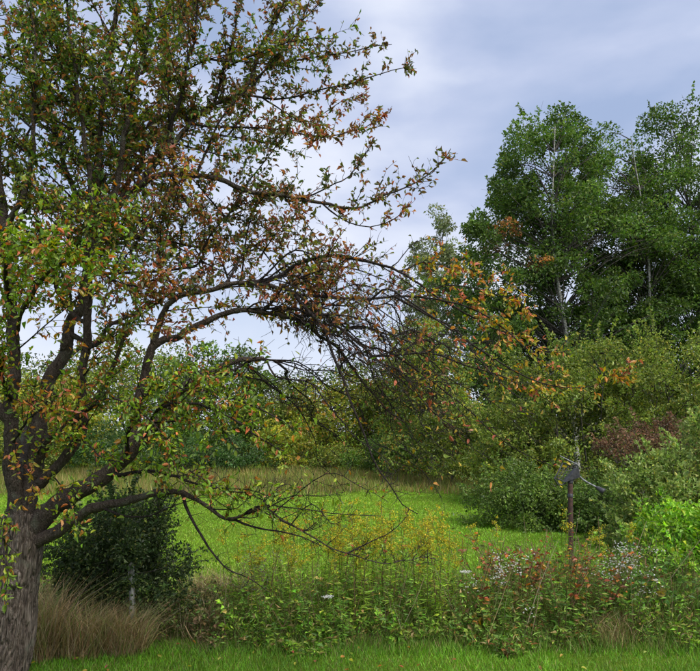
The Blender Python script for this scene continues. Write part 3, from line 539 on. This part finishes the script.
for k in range(14):     # finer sprays in the middle of the crown
    sx, sy = gen.uniform(215, 330), gen.uniform(262, 335); run = gen.uniform(70, 150); Yk = gen.uniform(4.4, 5.6)
    LIMBS.append(lim([(sx, sy, 4.92), (sx + run * .35, sy - gen.uniform(5, 25), (4.92 + Yk) / 2), (sx + run * .7, sy + gen.uniform(-10, 15), Yk), (sx + run, sy + gen.uniform(10, 50), Yk)],
                     .008, .002, LB if k % 2 else LR, .45, 11, .24, droop=.1))

for k in range(62):     # light leafy sprays filling the upper crown
    sx, sy = (gen.uniform(-10, 235) if k < 46 else gen.uniform(-10, 120)), gen.uniform(20, 300); Y0 = 5.1; Yk = gen.uniform(4.2, 6.3); an = gen.uniform(-2.9, .3); L_ = gen.uniform(60, 120)
    LIMBS.append(lim([(sx, sy, Y0), (sx + L_ * .5 * math.cos(an), sy + L_ * .5 * math.sin(an) - 6, (Y0 + Yk) / 2), (sx + L_ * math.cos(an), sy + L_ * math.sin(an), Yk)],
                     .008, .002, (LG, LB, LG, LG)[k % 4] if sy < 210 else (LB, LR, LG, LY)[k % 4], .75, 10, .34, up=.3))
for k in range(28):     # leafy sprays in front of the stems
    sx, sy = gen.uniform(0, 120), gen.uniform(190, 470); Yk = gen.uniform(4.0, 4.9); an = gen.uniform(-1.2, 1.2) + (math.pi if gen.uniform() < .35 else 0); L_ = gen.uniform(35, 80)
    LIMBS.append(lim([(sx, sy, 5.0), (sx + L_ * .5 * math.cos(an), sy + L_ * .5 * math.sin(an) - 5, (5.0 + Yk) / 2), (sx + L_ * math.cos(an), sy + L_ * math.sin(an), Yk)], .006, .002, (LY, LG, LY, LO)[k % 4] if sy > 230 else LG, .5, 9, .3, up=.2))
for k in range(30):     # reddish sprays in the middle of the crown
    sx, sy = gen.uniform(110, 320), gen.uniform(215, 335); Yk = gen.uniform(4.5, 5.8); an = gen.uniform(-1.3, .7); L_ = gen.uniform(45, 90)
    LIMBS.append(lim([(sx, sy, 5.0), (sx + L_ * .5 * math.cos(an), sy + L_ * .5 * math.sin(an) - 5, (5.0 + Yk) / 2), (sx + L_ * math.cos(an), sy + L_ * math.sin(an), Yk)], .005, .0018, (LR, LB, LO)[k % 3], .6, 10, .26, up=.2))
for k in range(9):     # bright sprays hanging over the low limb
    sx, sy = gen.uniform(95, 215), gen.uniform(375, 440); Yk = gen.uniform(4.0, 4.6); run = gen.uniform(20, 75)
    LIMBS.append(lim([(sx, sy, 4.7), (sx + run * .5, sy + gen.uniform(-12, 8), (4.7 + Yk) / 2), (sx + run, sy + gen.uniform(5, 50), Yk)], .006, .002, LY, .5, 9, .26))

tree_base = np.array([at(10, 600, 5.0)[0] - .06, 5.0, 0.0])
apple = thing('apple_tree', 'large foreground fruit tree with spreading crooked limbs and thinning autumn leaves', 'tree', tuple(tree_base))

# trunk: ridged bark as real relief
tp = spline([tree_base + [-.02, 0, -.15], tree_base + [0, 0, .12], at(11, 640, 5), at(15, 590, 5), at(20, 545, 5), at(20, 515, 5.0)], 170)
u = np.linspace(0, 1, 170); tr = np.interp(u, [0, .18, .3, .6, .8, 1], [.26, .18, .158, .150, .160, .115])
S = 128; V, T = tube(tp, tr, S)
ax = np.repeat(tp, S, 0); rad = V[:-1] - ax; th = np.tile(np.arange(S) / S * 2 * math.pi, 170)
disp = np.empty(len(ax))
for k in range(len(ax)):
    z = ax[k, 2]; v = Vector((math.cos(th[k]) * 3.6, math.sin(th[k]) * 3.6, z * 2.2))
    a = mnoise.noise(v * 2.6 + Vector((0, 0, z * 1.5))); b = mnoise.noise(Vector((v.x * 7, v.y * 7, z * 9))); c = mnoise.noise(v * .5)
    disp[k] = -.16 * max(0, .28 - abs(a)) / .28 + b * .04 + c * .09 + .03 * mnoise.noise(v * 6)
V[:-1] = ax + rad * (1 + disp[:, None])
g = Geo(); g.add(V, T, (1, 1, 1)); trunk = g.obj('trunk', M_BARK, apple, smooth=True)
# old pruning scar
g = Geo(); kc = at(15, 578, 4.85); rings = []
for i2, (rr, dz) in enumerate([(.055, .0), (.05, .016), (.034, .02), (.022, .006), (.0, .0)]):
    a = np.linspace(0, 6.283, 16, endpoint=False); rings.append(np.stack([kc[0] + rr * np.cos(a) * .8, np.full(16, kc[1] - dz), kc[2] + rr * np.sin(a) * 1.15], 1))
V = np.concatenate(rings); T = []
for a_ in range(4):
    for b_ in range(16): T += [[a_ * 16 + b_, a_ * 16 + (b_ + 1) % 16, (a_ + 1) * 16 + (b_ + 1) % 16], [a_ * 16 + b_, (a_ + 1) * 16 + (b_ + 1) % 16, (a_ + 1) * 16 + b_]]
g.add(V, T, (1, 1, 1)); g.obj('knot', M_BARK, apple, smooth=True)

LP, LD, LN, LS, LC = [], [], [], [], []
def put_leaves(pts, pal, n, size=.036):
    """n leaves along a shoot"""
    if n <= 0: return
    i = R.integers(1, len(pts), n); f = R.uniform(0, 1, n)[:, None]; p = pts[i - 1] * (1 - f) + pts[i] * f
    ax_ = nrm(pts[-1] - pts[0]); d = nrm(ax_ * .45 + R.normal(size=(n, 3)) * .65 + np.array([0, 0, -.25]))
    LP.append(p); LD.append(d); LN.append(rdir(n, 1.1)); LS.append(size * np.clip(np.exp(R.normal(0, .28, n)), .45, 1.45)); LC.append(pick(pal, n, .22))

def shoot(g, p, d, length, r, pal, dens, level, up, droop):
    n = 7 if level == 1 else 3
    pts = [p]; dd = d
    for k in range(n - 1):
        dd = nrm(dd + R.normal(0, .16 if level == 1 else .22, 3) + np.array([0, 0, up * .22 - droop * .35])); pts.append(pts[-1] + dd * length / (n - 1))
    pts = np.array(pts); g.add(*tube(pts, np.linspace(r, max(.0012, r * .35), n), 5 if level == 1 else 3), (1, 1, 1))
    if level == 1:
        m = int(length / .05 * R.uniform(.7, 1.2))
        for k in range(m):
            i = R.integers(1, n); f = R.uniform(); q = pts[i - 1] * (1 - f) + pts[i] * f
            a = nrm(pts[i] - pts[i - 1]); s = nrm(np.cross(a, R.normal(size=3))); dr = nrm(a * .55 + s * .8 + np.array([0, 0, .25]))
            shoot(g, q, dr, R.uniform(.03, .13), max(.0014, r * .55), pal, dens, 2, up, droop)
        put_leaves(pts, pal, R.poisson(length / .042 * dens))
    else:
        put_leaves(pts, pal, R.poisson(2.7 * dens))

WOOD = [tp[40:]]
for Lb in LIMBS:
    P3 = np.array([at(*p) for p in Lb['pts']]); full = Lb['dens'] >= .5; Lb['dens'] *= 1.75 if full else 1.2; Lb['shoots'] *= 1.45 if full else 1.2
    wood = np.concatenate(WOOD); P3[0] = wood[np.argmin(np.linalg.norm(wood - P3[0], axis=1))]      # every limb springs from wood that is there
    ln = np.linalg.norm(np.diff(P3, axis=0), axis=1).sum(); n = max(10, int(ln / .07))
    pts = spline(P3, n); u = np.linspace(0, 1, n)
    wob = min(.016, Lb['r0'] * .9); nz = R.normal(0, wob, (n, 3)); nz[1:-1] = (nz[:-2] + nz[1:-1] + nz[2:]) / 3; nz[0] = 0; pts = pts + nz
    if Lb['r0'] > .0065: WOOD.append(pts[:max(2, int(n * .8))])
    rad = Lb['r1'] + (Lb['r0'] - Lb['r1']) * (1 - u) ** Lb['tp']; rad[:3] *= np.array([1.22, 1.12, 1.04])
    g = Geo(); sd_ = 14 if Lb['main'] else 8
    if Lb['main']:
        n2 = n * 3; u2 = np.linspace(0, 1, n2); pf = spline(pts, n2); rf = np.interp(u2, u, rad); g.add(*tube(pf, rf * (1 + .05 * np.sin(u2 * 90 + R.uniform(0, 6))), sd_, .045), (1, 1, 1))
    else: g.add(*tube(pts, rad, sd_, .04), (1, 1, 1))
    limb = g.obj('limb', M_LIMB if Lb['r0'] > .019 else M_TWIG, apple, smooth=True)
    gt = Geo()
    for k in range(int(ln * Lb['shoots'])):
        t = R.uniform(Lb['start'], 1) ** .85; i = min(n - 2, int(t * (n - 1))); p = pts[i]; a = nrm(pts[i + 1] - pts[i])
        s = nrm(np.cross(a, R.normal(size=3))); d = nrm(a * R.uniform(.35, 1.0) + s * .75 + np.array([0, 0, Lb['up'] - Lb['droop']]))
        length = Lb['slen'] * R.uniform(.35, 1.25) * (1.1 - .5 * t); r = min(rad[i] * .6, .0018 + length * .0075)
        shoot(gt, p, d, length, r, Lb['pal'], Lb['dens'] * (.12 if t < Lb['ls'] else 1), 1, Lb['up'], Lb['droop'])
    for k in range(int(ln * 14)):       # short spurs straight on the limb
        t = R.uniform(Lb['start'], 1); i = min(n - 2, int(t * (n - 1))); a = nrm(pts[i + 1] - pts[i]); s = nrm(np.cross(a, R.normal(size=3)))
        shoot(gt, pts[i], nrm(a * .4 + s + [0, 0, .2]), R.uniform(.025, .10), .0024, Lb['pal'], Lb['dens'] * (.12 if t < Lb['ls'] else 1), 2, .2, 0)
    if gt.n:
        ob = gt.obj('twigs', M_TWIG, None, smooth=True, kind='stuff'); ob.parent = limb
    put_leaves(pts[int(n * max(.55, Lb['ls'])):], Lb['pal'], R.poisson(ln * 8 * Lb['dens']))

LP, LD, LN, LS, LC = map(np.concatenate, (LP, LD, LN, LS, LC))
# the 300 leaves that show largest are separate, the rest one crown
dist = np.linalg.norm(LP - np.array([0, 0, CAM_H]), axis=1); sx = LP[:, 0] / LP[:, 1]; sz_ = (LP[:, 2] - CAM_H) / LP[:, 1]
vis = (np.abs(sx) < .5) & (sz_ > -.33) & (sz_ < .62)
order = np.argsort(np.where(vis, -LS / dist, 1)); near = order[:300]; rest = order[300:]
g = Geo(); g.add(*leaves(LP[rest], LD[rest], LN[rest], LS[rest], LS[rest] * R.uniform(.36, .58, len(rest)), LC[rest], 'oval', R.uniform(.05, .5, (len(rest), 1)), R.uniform(-.25, .5, (len(rest), 1))))
g.obj('crown', M_LEAF, apple, kind='stuff')
print('apple leaves', len(LP))
for k in near:
    g = Geo(); g.add(*leaves(LP[k:k + 1] * 0, LD[k:k + 1], LN[k:k + 1], LS[k], LS[k] * R.uniform(.42, .56), LC[k], 'oval', R.uniform(.1, .45), R.uniform(-.2, .45)))
    ob = g.obj('leaf', M_LEAF); ob.parent = apple; ob.location = LP[k] - tree_base

# ------------------------------------------------------------------ weed strip between lawn and field
def strip_h(px): return np.interp(px, [-60, 60, 130, 200, 250, 330, 430, 470, 560, 640, 720], [.5, .42, .36, .40, .62, .74, .76, .76, .98, .92, .88])
def strip_px(x, y): return 350 + x / y * FPX
UG = [(4, (.10, .20, .022)), (3, (.15, .27, .03)), (2, (.23, .32, .04)), (.8, (.18, .14, .045)), (.8, (.26, .22, .07))]
UD = [(4, (.08, .155, .022)), (3, (.115, .20, .03)), (1.3, (.16, .12, .045)), (.8, (.24, .11, .035)), (2, (.18, .26, .04))]
UB = [(3, (.15, .12, .05)), (3, (.10, .14, .03)), (2, (.20, .14, .07)), (2, (.075, .12, .025))]
g = Geo(); gs = Geo(); n = 3300
x = R.uniform(-1, 1, n) * 4.6; y = R.uniform(6.5, 8.1, n) + .16 * np.sin(x * 3.1) + .1 * np.sin(x * 7.3 + 1); px = strip_px(x, y); wv = wave(np.stack([x, y, 0 * x], 1), .22, 21) 
for k in range(n):
    H = strip_h(px[k]) * R.uniform(.3, 1.0) * (.35 + .8 * wv[k]) * np.interp(y[k], [6.5, 6.75, 7.1], [.3, .6, 1])
    pal = UB if px[k] < 225 else (UG if px[k] < 440 else (UD if px[k] < 620 else UG))
    b = np.array([x[k], y[k], gz(x[k], y[k])]); top = b + np.array([R.normal(0, .26) * H, R.normal(0, .26) * H, H * R.uniform(.85, 1)])
    pts = spline([b, b * .5 + top * .5 + R.normal(0, .015, 3), top], 5)
    gs.add(*tube(pts, np.linspace(.0035, .0015, 5), 3), pick([(2, (.10, .12, .03)), (2, (.13, .085, .045)), (1, (.20, .15, .08))], 1)[0])
    m = int(R.uniform(9, 20)); t = R.uniform(.12, 1, m); P = np.stack([np.interp(t, np.linspace(0, 1, 5), pts[:, c]) for c in range(3)], 1)
    a = R.uniform(0, 6.283, m); D = np.stack([np.cos(a), np.sin(a), R.normal(.15, .45, m)], 1); broad = R.uniform() < .3
    L = R.uniform(.035, .075, m); g.add(*leaves(P, D, rdir(m, 1.0), L, L * (.6 if broad else .28), pick(pal, m, .28) * math.exp(R.normal(0, .2)), 'kite'))
for k in range(420):
    xk = R.uniform(-4, 4.2); yk = R.uniform(6.6, 8.1); b = np.array([xk, yk, 0]); H = strip_h(strip_px(xk, yk)) * R.uniform(.5, 1.15); top = b + np.array([R.normal(0, .3) * H, R.normal(0, .3) * H, H])
    gs.add(*tube(spline([b, b * .5 + top * .5 + R.normal(0, .03, 3), top], 5), np.linspace(.004, .0015, 5), 3), pick([(2, (.24, .16, .09)), (2, (.34, .26, .16)), (1, (.14, .09, .05))], 1)[0])
root = thing('undergrowth', 'tangled green and brown weeds filling the strip between lawn and field', 'undergrowth', (0, 7.3, 0)); root['kind'] = 'stuff'
g.obj('leaves', M_FOL, root, kind='stuff'); gs.obj('stems', M_STEM, root, kind='stuff')
# rank grass among the weeds
n = 34000; y = R.uniform(6.4, 8.2, n); x = R.uniform(-1, 1, n) * (y * .56 + .2); px = strip_px(x, y)
C = np.where((px < 235)[:, None], pick([(3, (.18, .13, .065)), (3, (.12, .15, .035)), (2, (.26, .19, .10)), (2, (.09, .15, .025))], n), pick([(4, (.13, .23, .03)), (1.2, (.20, .18, .06)), (2, (.09, .16, .025)), (1, (.28, .22, .09))], n))
h = strip_h(px) * R.uniform(.2, .8, n) * np.interp(y, [6.4, 6.7, 7.0], [.25, .5, 1])
g = Geo(); blades(g, x, y, h, R.uniform(.004, .009, n), C, .6, seg2=False)
o = g.obj('rank_grass', M_GRASS, kind='stuff'); o['label'] = 'long unmown grass growing among the weeds'; o['category'] = 'grass'

def clone(root, loc, rz, sc, label=None):
    r = root.copy(); COL.objects.link(r); r.location = loc; r.rotation_euler = (0, 0, rz); r.scale = (sc, sc, sc)
    if label: r['label'] = label
    for ch in list(root.children):
        c = ch.copy(); COL.objects.link(c); c.parent = r
    return r

def weed(name, label, cat, group, H, flower=None, leafpal=UG, nl=34, ll=.075, lw=.2, bushy=0, fl_pal=None, nfl=90, stems=1, broad=False, spread=.1):
    root = thing(name, label, cat, (0, 0, 0), group, local=True)
    gs, gl, gf = Geo(), Geo(), Geo()
    for s in range(stems):
        tip = np.array([R.normal(0, spread), R.normal(0, spread), H * R.uniform(.8, 1) if stems > 1 else H])
        pts = spline([np.array([R.normal(0, .02), R.normal(0, .02), -.02]) * (stems > 1) - [0, 0, .01], tip * [.3, .3, .45], tip], 8)
        axes = [(pts, .0045)]
        for b in range(bushy):
            i = R.integers(3, 7); e2 = pts[i] + np.array([R.normal(0, .12), R.normal(0, .12), R.uniform(.1, .3) * H]); e2[2] = min(e2[2], H)
            axes.append((spline([pts[i], (pts[i] + e2) / 2 + [0, 0, -.02], e2], 5), .0025))
        for p_, r_ in axes:
            gs.add(*tube(p_, np.linspace(r_, r_ * .4, len(p_)), 4), pick([(2, (.11, .12, .035)), (1, (.15, .08, .045))], 1)[0])
            m = max(3, int(nl / (len(axes) * stems) * (1.6 if r_ > .004 else .9))); t = R.uniform(.15, .97, m); Pp = np.stack([np.interp(t, np.linspace(0, 1, len(p_)), p_[:, c]) for c in range(3)], 1)
            a = R.uniform(0, 6.283, m); D = np.stack([np.cos(a), np.sin(a), R.normal(.1, .3, m)], 1); L = ll * R.uniform(.6, 1.2, m) * (1.15 - .5 * t)
            gl.add(*leaves(Pp, D, rdir(m, 1.5), L, L * lw, pick(leafpal, m, .22), 'oval' if broad else 'kite'))
            if flower == 'plume' and r_ > .004:
                for q in range(9):
                    h0 = pts[-1] - np.array([0, 0, R.uniform(0, .22)]); an = R.uniform(0, 6.283); e2 = h0 + np.array([math.cos(an) * .07, math.sin(an) * .07, R.uniform(.0, .05)])
                    sp = spline([h0, (h0 + e2) / 2 + [0, 0, .03], e2], 4); gs.add(*tube(sp, .0012, 3), (.12, .12, .03))
                    m2 = nfl // 9; f = R.uniform(0, 1, m2)[:, None]; Pf = h0 * (1 - f) + e2 * f + R.normal(0, .008, (m2, 3)) + np.array([0, 0, .012])
                    gf.add(*leaves(Pf, rdir(m2, .6), rdir(m2, .5), R.uniform(.012, .022, m2), .011, pick(fl_pal, m2, .2), 'kite'))
            if flower == 'daisy':
                m2 = max(5, nfl // (len(axes) * stems)); Pf = p_[-1] + R.normal(0, .035, (m2, 3)) * [1, 1, .8]
                for q in range(4):
                    an = q * math.pi / 4; gf.add(*leaves(Pf - .008 * np.array([math.cos(an), math.sin(an), 0]), np.tile([math.cos(an), math.sin(an), .0], (m2, 1)) + R.normal(0, .2, (m2, 3)), rdir(m2, 1.5) + [0, -1.0, 0], .017, .007, pick(fl_pal, m2, .08), 'kite'))
            if flower == 'umbel' and r_ > .004:
                m2 = nfl; rr = np.sqrt(R.uniform(0, 1, m2)) * .055; an = R.uniform(0, 6.283, m2); Pf = pts[-1] + np.stack([rr * np.cos(an), rr * np.sin(an), .008 - rr * .1 + R.normal(0, .003, m2)], 1)
                gf.add(*leaves(Pf, rdir(m2, .2), rdir(m2, 1.5), .012, .009, pick(fl_pal, m2, .1), 'kite'))
    gs.obj('stem', M_STEM, root, smooth=True); gl.obj('leaves', M_FOL, root, kind='stuff')
    if gf.n: gf.obj('flower_head', M_FLOWER, root, kind='stuff')
    return root

def put(root, px, Y, sc=1., rz=None):
    x = ground_x(px, Y); root.location = (x, Y, gz(x, Y)); root.rotation_euler = (0, 0, R.uniform(0, 6.28) if rz is None else rz); root.scale = (sc,) * 3

# goldenrod
GOLD = [(4, (.58, .49, .035)), (3, (.46, .42, .05)), (1.5, (.36, .27, .05)), (1, (.68, .58, .08)), (2.5, (.28, .33, .04))]
glab = 'yellow flowered goldenrod stalk in the middle of the weed strip'; ggrp = 'goldenrod in the weed strip'
GL = [(4, (.18, .29, .03)), (3, (.25, .35, .04)), (1, (.32, .30, .05)), (2, (.11, .20, .025))]
protos = [weed('goldenrod', glab, 'wildflower', ggrp, .92, 'plume', GL, 46, .085, .17, 0, GOLD, 150) for _ in range(5)]
spots = [(R.uniform(290, 456), R.uniform(6.8, 8.4)) for _ in range(92)] + [(R.uniform(235, 300), R.uniform(7.0, 8.0)) for _ in range(14)] + [(R.uniform(452, 640), R.uniform(7.4, 8.1)) for _ in range(8)]
for k, (px_, Y_) in enumerate(spots):
    r = protos[k] if k < 5 else clone(protos[k % 5], (0, 0, 0), 0, 1)
    put(r, px_, Y_, R.uniform(.8, 1.28) * (1 if px_ > 300 else .9))
    r['label'], r['group'] = glab, ggrp
    if px_ < 300: r['label'], r['group'] = 'goldenrod stalk around the faded grey aster clump', 'goldenrod around the grey asters'
    elif px_ > 452: r['label'], r['group'] = 'goldenrod stalk rising behind the reddening brambles', 'goldenrod behind the brambles'
# pale seed-head clump on the left
WH = [(4, (.75, .75, .72)), (2, (.55, .54, .50))]; GREYS = [(3, (.30, .29, .26)), (2, (.40, .38, .35)), (1, (.22, .19, .15))]
r = weed('aster', 'faded grey white aster clump left of the goldenrod', 'wildflower', None, .66, 'daisy', UB, 120, .05, .2, 5, GREYS, 420, stems=12, spread=.17); put(r, 258, 7.5, 1.0)
r = weed('aster', 'white flowering aster clump left of the rusty post', 'wildflower', None, .66, 'daisy', UD, 60, .06, .2, 3, WH, 180, stems=5, spread=.09); put(r, 497, 7.0, 1.15)
r = weed('aster', 'large bright white aster clump right of the rusty post', 'wildflower', None, .70, 'daisy', UG, 60, .06, .2, 4, WH, 360, stems=7, spread=.11); put(r, 619, 7.0, 1.2)
r = weed('yarrow', 'flat topped white flower low in front of the goldenrod', 'wildflower', None, .40, 'umbel', UG, 26, .06, .2, 0, WH, 120); put(r, 340, 6.75)
r = weed('yarrow', 'flat topped white flower at the left end of the red leaved brambles', 'wildflower', None, .60, 'umbel', UG, 26, .06, .2, 0, WH, 120); put(r, 464, 7.1)
# red and orange leaved brambles
RED = [(3, (.22, .06, .035)), (2, (.32, .12, .03)), (3, (.09, .12, .025)), (2, (.14, .07, .03)), (1, (.34, .22, .03))]
blab = 'reddening bramble canes in the weed strip around the rusty post'; bgrp = 'reddening brambles in the weed strip'
bp = [weed('bramble', blab, 'bramble', bgrp, .66, None, RED, 60, .05, .62, 4, stems=3, broad=True, spread=.14) for _ in range(3)]
for k, px_ in enumerate([470, 486, 503, 519, 534, 549, 563, 578, 592, 512, 541, 557, 605]):
    r = bp[k] if k < 3 else clone(bp[k % 3], (0, 0, 0), 0, 1); put(r, px_, R.uniform(6.9, 7.7), R.uniform(1.1, 1.5))
# broad green leaved weeds
BG = [(4, (.06, .13, .025)), (3, (.09, .17, .03)), (1, (.20, .17, .03))]
llab = 'broad leaved green weed at the right end of the weed strip'; lgrp = 'broad leaved weeds in the weed strip'
lp = [weed('broadleaf_weed', llab, 'weed', lgrp, .62, None, BG, 44, .085, .62, 3, stems=3, broad=True, spread=.12) for _ in range(3)]
for k, (px_, Y_) in enumerate([(640, 7.2), (662, 7.0), (688, 7.1), (705, 6.9), (625, 7.6), (676, 7.5), (652, 6.9), (698, 7.6), (612, 6.9)]):
    r = lp[k] if k < 3 else clone(lp[k % 3], (0, 0, 0), 0, 1); put(r, px_, Y_, R.uniform(.85, 1.3))
r = weed('broadleaf_weed', 'single yellow green broad leaved weed under the white aster clump', 'weed', None, .38, None, [(3, (.24, .24, .04)), (2, (.30, .17, .03))], 20, .09, .75, 2, stems=2, broad=True, spread=.08); put(r, 478, 6.85)

TW = [(4, (.11, .21, .03)), (3, (.16, .26, .04)), (2, (.07, .14, .025)), (1, (.24, .20, .05))]
wlab = 'slender leafy green stalk standing out of the front of the weed strip'; wgrp = 'slender stalks in the weed strip'
wp = [weed('weed_stalk', wlab, 'weed', wgrp, R.uniform(.5, .62), None, TW, 60, .075, .24, 0, stems=2, spread=.13) for _ in range(4)]
for k in range(48):
    r = wp[k] if k < 4 else clone(wp[k % 4], (0, 0, 0), 0, 1); put(r, 232 + 430 * (k + R.uniform()) / 48, R.uniform(6.55, 7.2), R.uniform(.6, 1.25))

# dry brown grass tussocks beside the trunk
def tussock(label, px, Y, n, H, rad, bend=(0, 0, 0)):
    g = Geo(); x0 = ground_x(px, Y); a = R.uniform(0, 6.283, n); rr = np.sqrt(R.uniform(0, 1, n)) * rad
    x, y = x0 + rr * np.cos(a), Y + rr * np.sin(a) * .7
    C = pick([(4, (.40, .285, .14)), (3, (.52, .40, .22)), (2, (.24, .17, .075)), (3, (.20, .25, .055))], n, .3)
    blades(g, x, y, (.25 + .75 * R.uniform(0, 1, n) ** 1.6) * H * 1.15, R.uniform(.003, .006, n), C, .95, bend=bend)
    root = thing('grass_tussock', label, 'grass tussock', (x0, Y, 0), 'dry grass tussocks'); g.obj('blades', M_GRASS, root, kind='stuff')
tussock('tall dry brown grass tussock right beside the apple trunk', 50, 6.3, 2400, .74, .22, (-.1, 0, 0))
tussock('dry tan grass tussock in front of the small dark shrub', 95, 6.4, 1900, .5, .26, (.2, 0, 0))
tussock('low straw coloured tussock under the pale stake', 134, 6.42, 1900, .46, .2, (.15, 0, 0))
tussock('pale dry grass tussock at the field edge behind the small dark shrub', 218, 8.3, 1500, .40, .35)
tussock('dry grass tussock left of the apple trunk', -25, 6.3, 1500, .5, .25)
tussock('thin brown tussock at the foot of the brambles', 600, 6.75, 900, .36, .28)

# pale stake in the dark shrub
g = Geo(); b = at(133, 612, 6.62); t = at(131, 565, 6.66); b0 = np.array([b[0], 6.62, -.1])
pts = spline([b0, b0 * .5 + t * .5 + [.012, 0, 0], t], 14); g.add(*tube(pts, np.linspace(.034, .026, 14) * (1 + R.normal(0, .05, 14)), 10, .04), (1, 1, 1))
o = g.obj('stake', bark_material('weathered_wood', (.22, .22, .20), (.46, .46, .42), 8, .12, .5), smooth=True); o['label'] = 'pale weathered grey stake standing in front of the small dark shrub'; o['category'] = 'stake'

# rusty post with its metal head
M_RUST = metal_material('rusty_iron', (.030, .017, .013), (.085, .040, .028)); M_DARK = metal_material('dark_metal', (.018, .019, .022), (.05, .05, .056), .55); M_GREY = metal_material('grey_metal', (.09, .095, .10), (.22, .23, .24), .5)
PY = 9.0; pb = at(571, 571, PY); post = thing('rusty_post', 'rusty pipe post topped with a dark metal frame and cup arm', 'post', (pb[0], PY, 0))
def P9(px, py, dy=0.): return at(px, py, PY + dy)
def rod(name, pts, r, mat, sides=8):
    g = Geo(); P = np.array(pts); P = spline(P, max(2, len(P) * 4)) if len(P) > 2 else P; g.add(*tube(P, r, sides), (1, 1, 1)); return g.obj(name, mat, post, smooth=True)
rod('pole', [np.array([pb[0], PY, -.1]), P9(570.6, 520), P9(570.3, 480)], .031, M_RUST, 16)
rod('collar', [P9(570.4, 497), P9(570.4, 494)], .035, M_DARK, 16)
rod('collar', [P9(570.3, 483), P9(570.3, 480)], .037, M_DARK, 16)
# wedge shaped head plate
A, B_, C_, D_ = P9(564, 482), P9(579, 477), P9(577.5, 468), P9(574, 469); th_ = np.array([0, .05, 0])
V = np.array([A - th_, B_ - th_, C_ - th_, D_ - th_, A + th_, B_ + th_, C_ + th_, D_ + th_])
g = Geo(); g.add(V, [[0, 1, 2], [0, 2, 3], [4, 6, 5], [4, 7, 6], [0, 4, 5], [0, 5, 1], [1, 5, 6], [1, 6, 2], [2, 6, 7], [2, 7, 3], [3, 7, 4], [3, 4, 0]], (1, 1, 1)); g.obj('head_plate', M_DARK, post)
rod('arm', [P9(577, 474), P9(585, 481, -.03), P9(598, 488, -.08)], .012, M_GREY)
# cup: hollow cone on the arm
c0, c1 = P9(596, 487, -.07), P9(604, 492, -.12); ax_ = nrm(c1 - c0); V, T = tube(np.array([c0, c0 + (c1 - c0) * .25, c0 + (c1 - c0) * .8, c1, c1 - ax_ * .01, c0 + (c1 - c0) * .4]), np.array([.014, .026, .04, .048, .042, .022]), 14)
g = Geo(); g.add(V, T, (1, 1, 1)); g.obj('cup', M_DARK, post, smooth=True)
fr = [P9(566, 482, .05), P9(555, 478, .1), P9(563, 463, .12), P9(577, 465, .05)]
for a_, b_ in ((0, 1), (1, 2), (2, 3)): rod('frame_rod', [fr[a_], fr[b_]], .009, M_DARK, 6)
for k in range(1, 5):
    f = k / 5; rod('frame_wire', [fr[1] * (1 - f) + fr[2] * f, fr[0] * (1 - f) + fr[3] * f], .0045, M_DARK, 5)
for k in range(1, 4):
    f = k / 4; rod('frame_wire', [fr[1] * (1 - f) + fr[0] * f, fr[2] * (1 - f) + fr[3] * f], .0045, M_DARK, 5)
rod('top_rod', [P9(560, 456, .1), P9(577, 464.5, .02)], .009, M_GREY, 6)
rod('head_strut', [P9(577.5, 465, .02), P9(578, 477, 0)], .009, M_DARK, 6)
rod('side_arm', [P9(566, 483, 0), P9(559, 485, -.02), P9(554, 478, -.05)], .009, M_DARK, 6)

# fallen leaves on the lawn
n = 90; y = R.uniform(5.2, 6.6, n); x = R.uniform(-1, 1, n) * y * .55
g = Geo(); g.add(*leaves(np.stack([x, y, gz(x, y) + R.uniform(.03, .05, n)], 1), rdir(n, 0) * [1, 1, .2], rdir(n, 2), .045, .025, pick(LO, n), 'oval'))
o = g.obj('fallen_leaves', M_LEAF, kind='stuff'); o['label'] = 'scattered fallen leaves lying on the near lawn'; o['category'] = 'leaves'
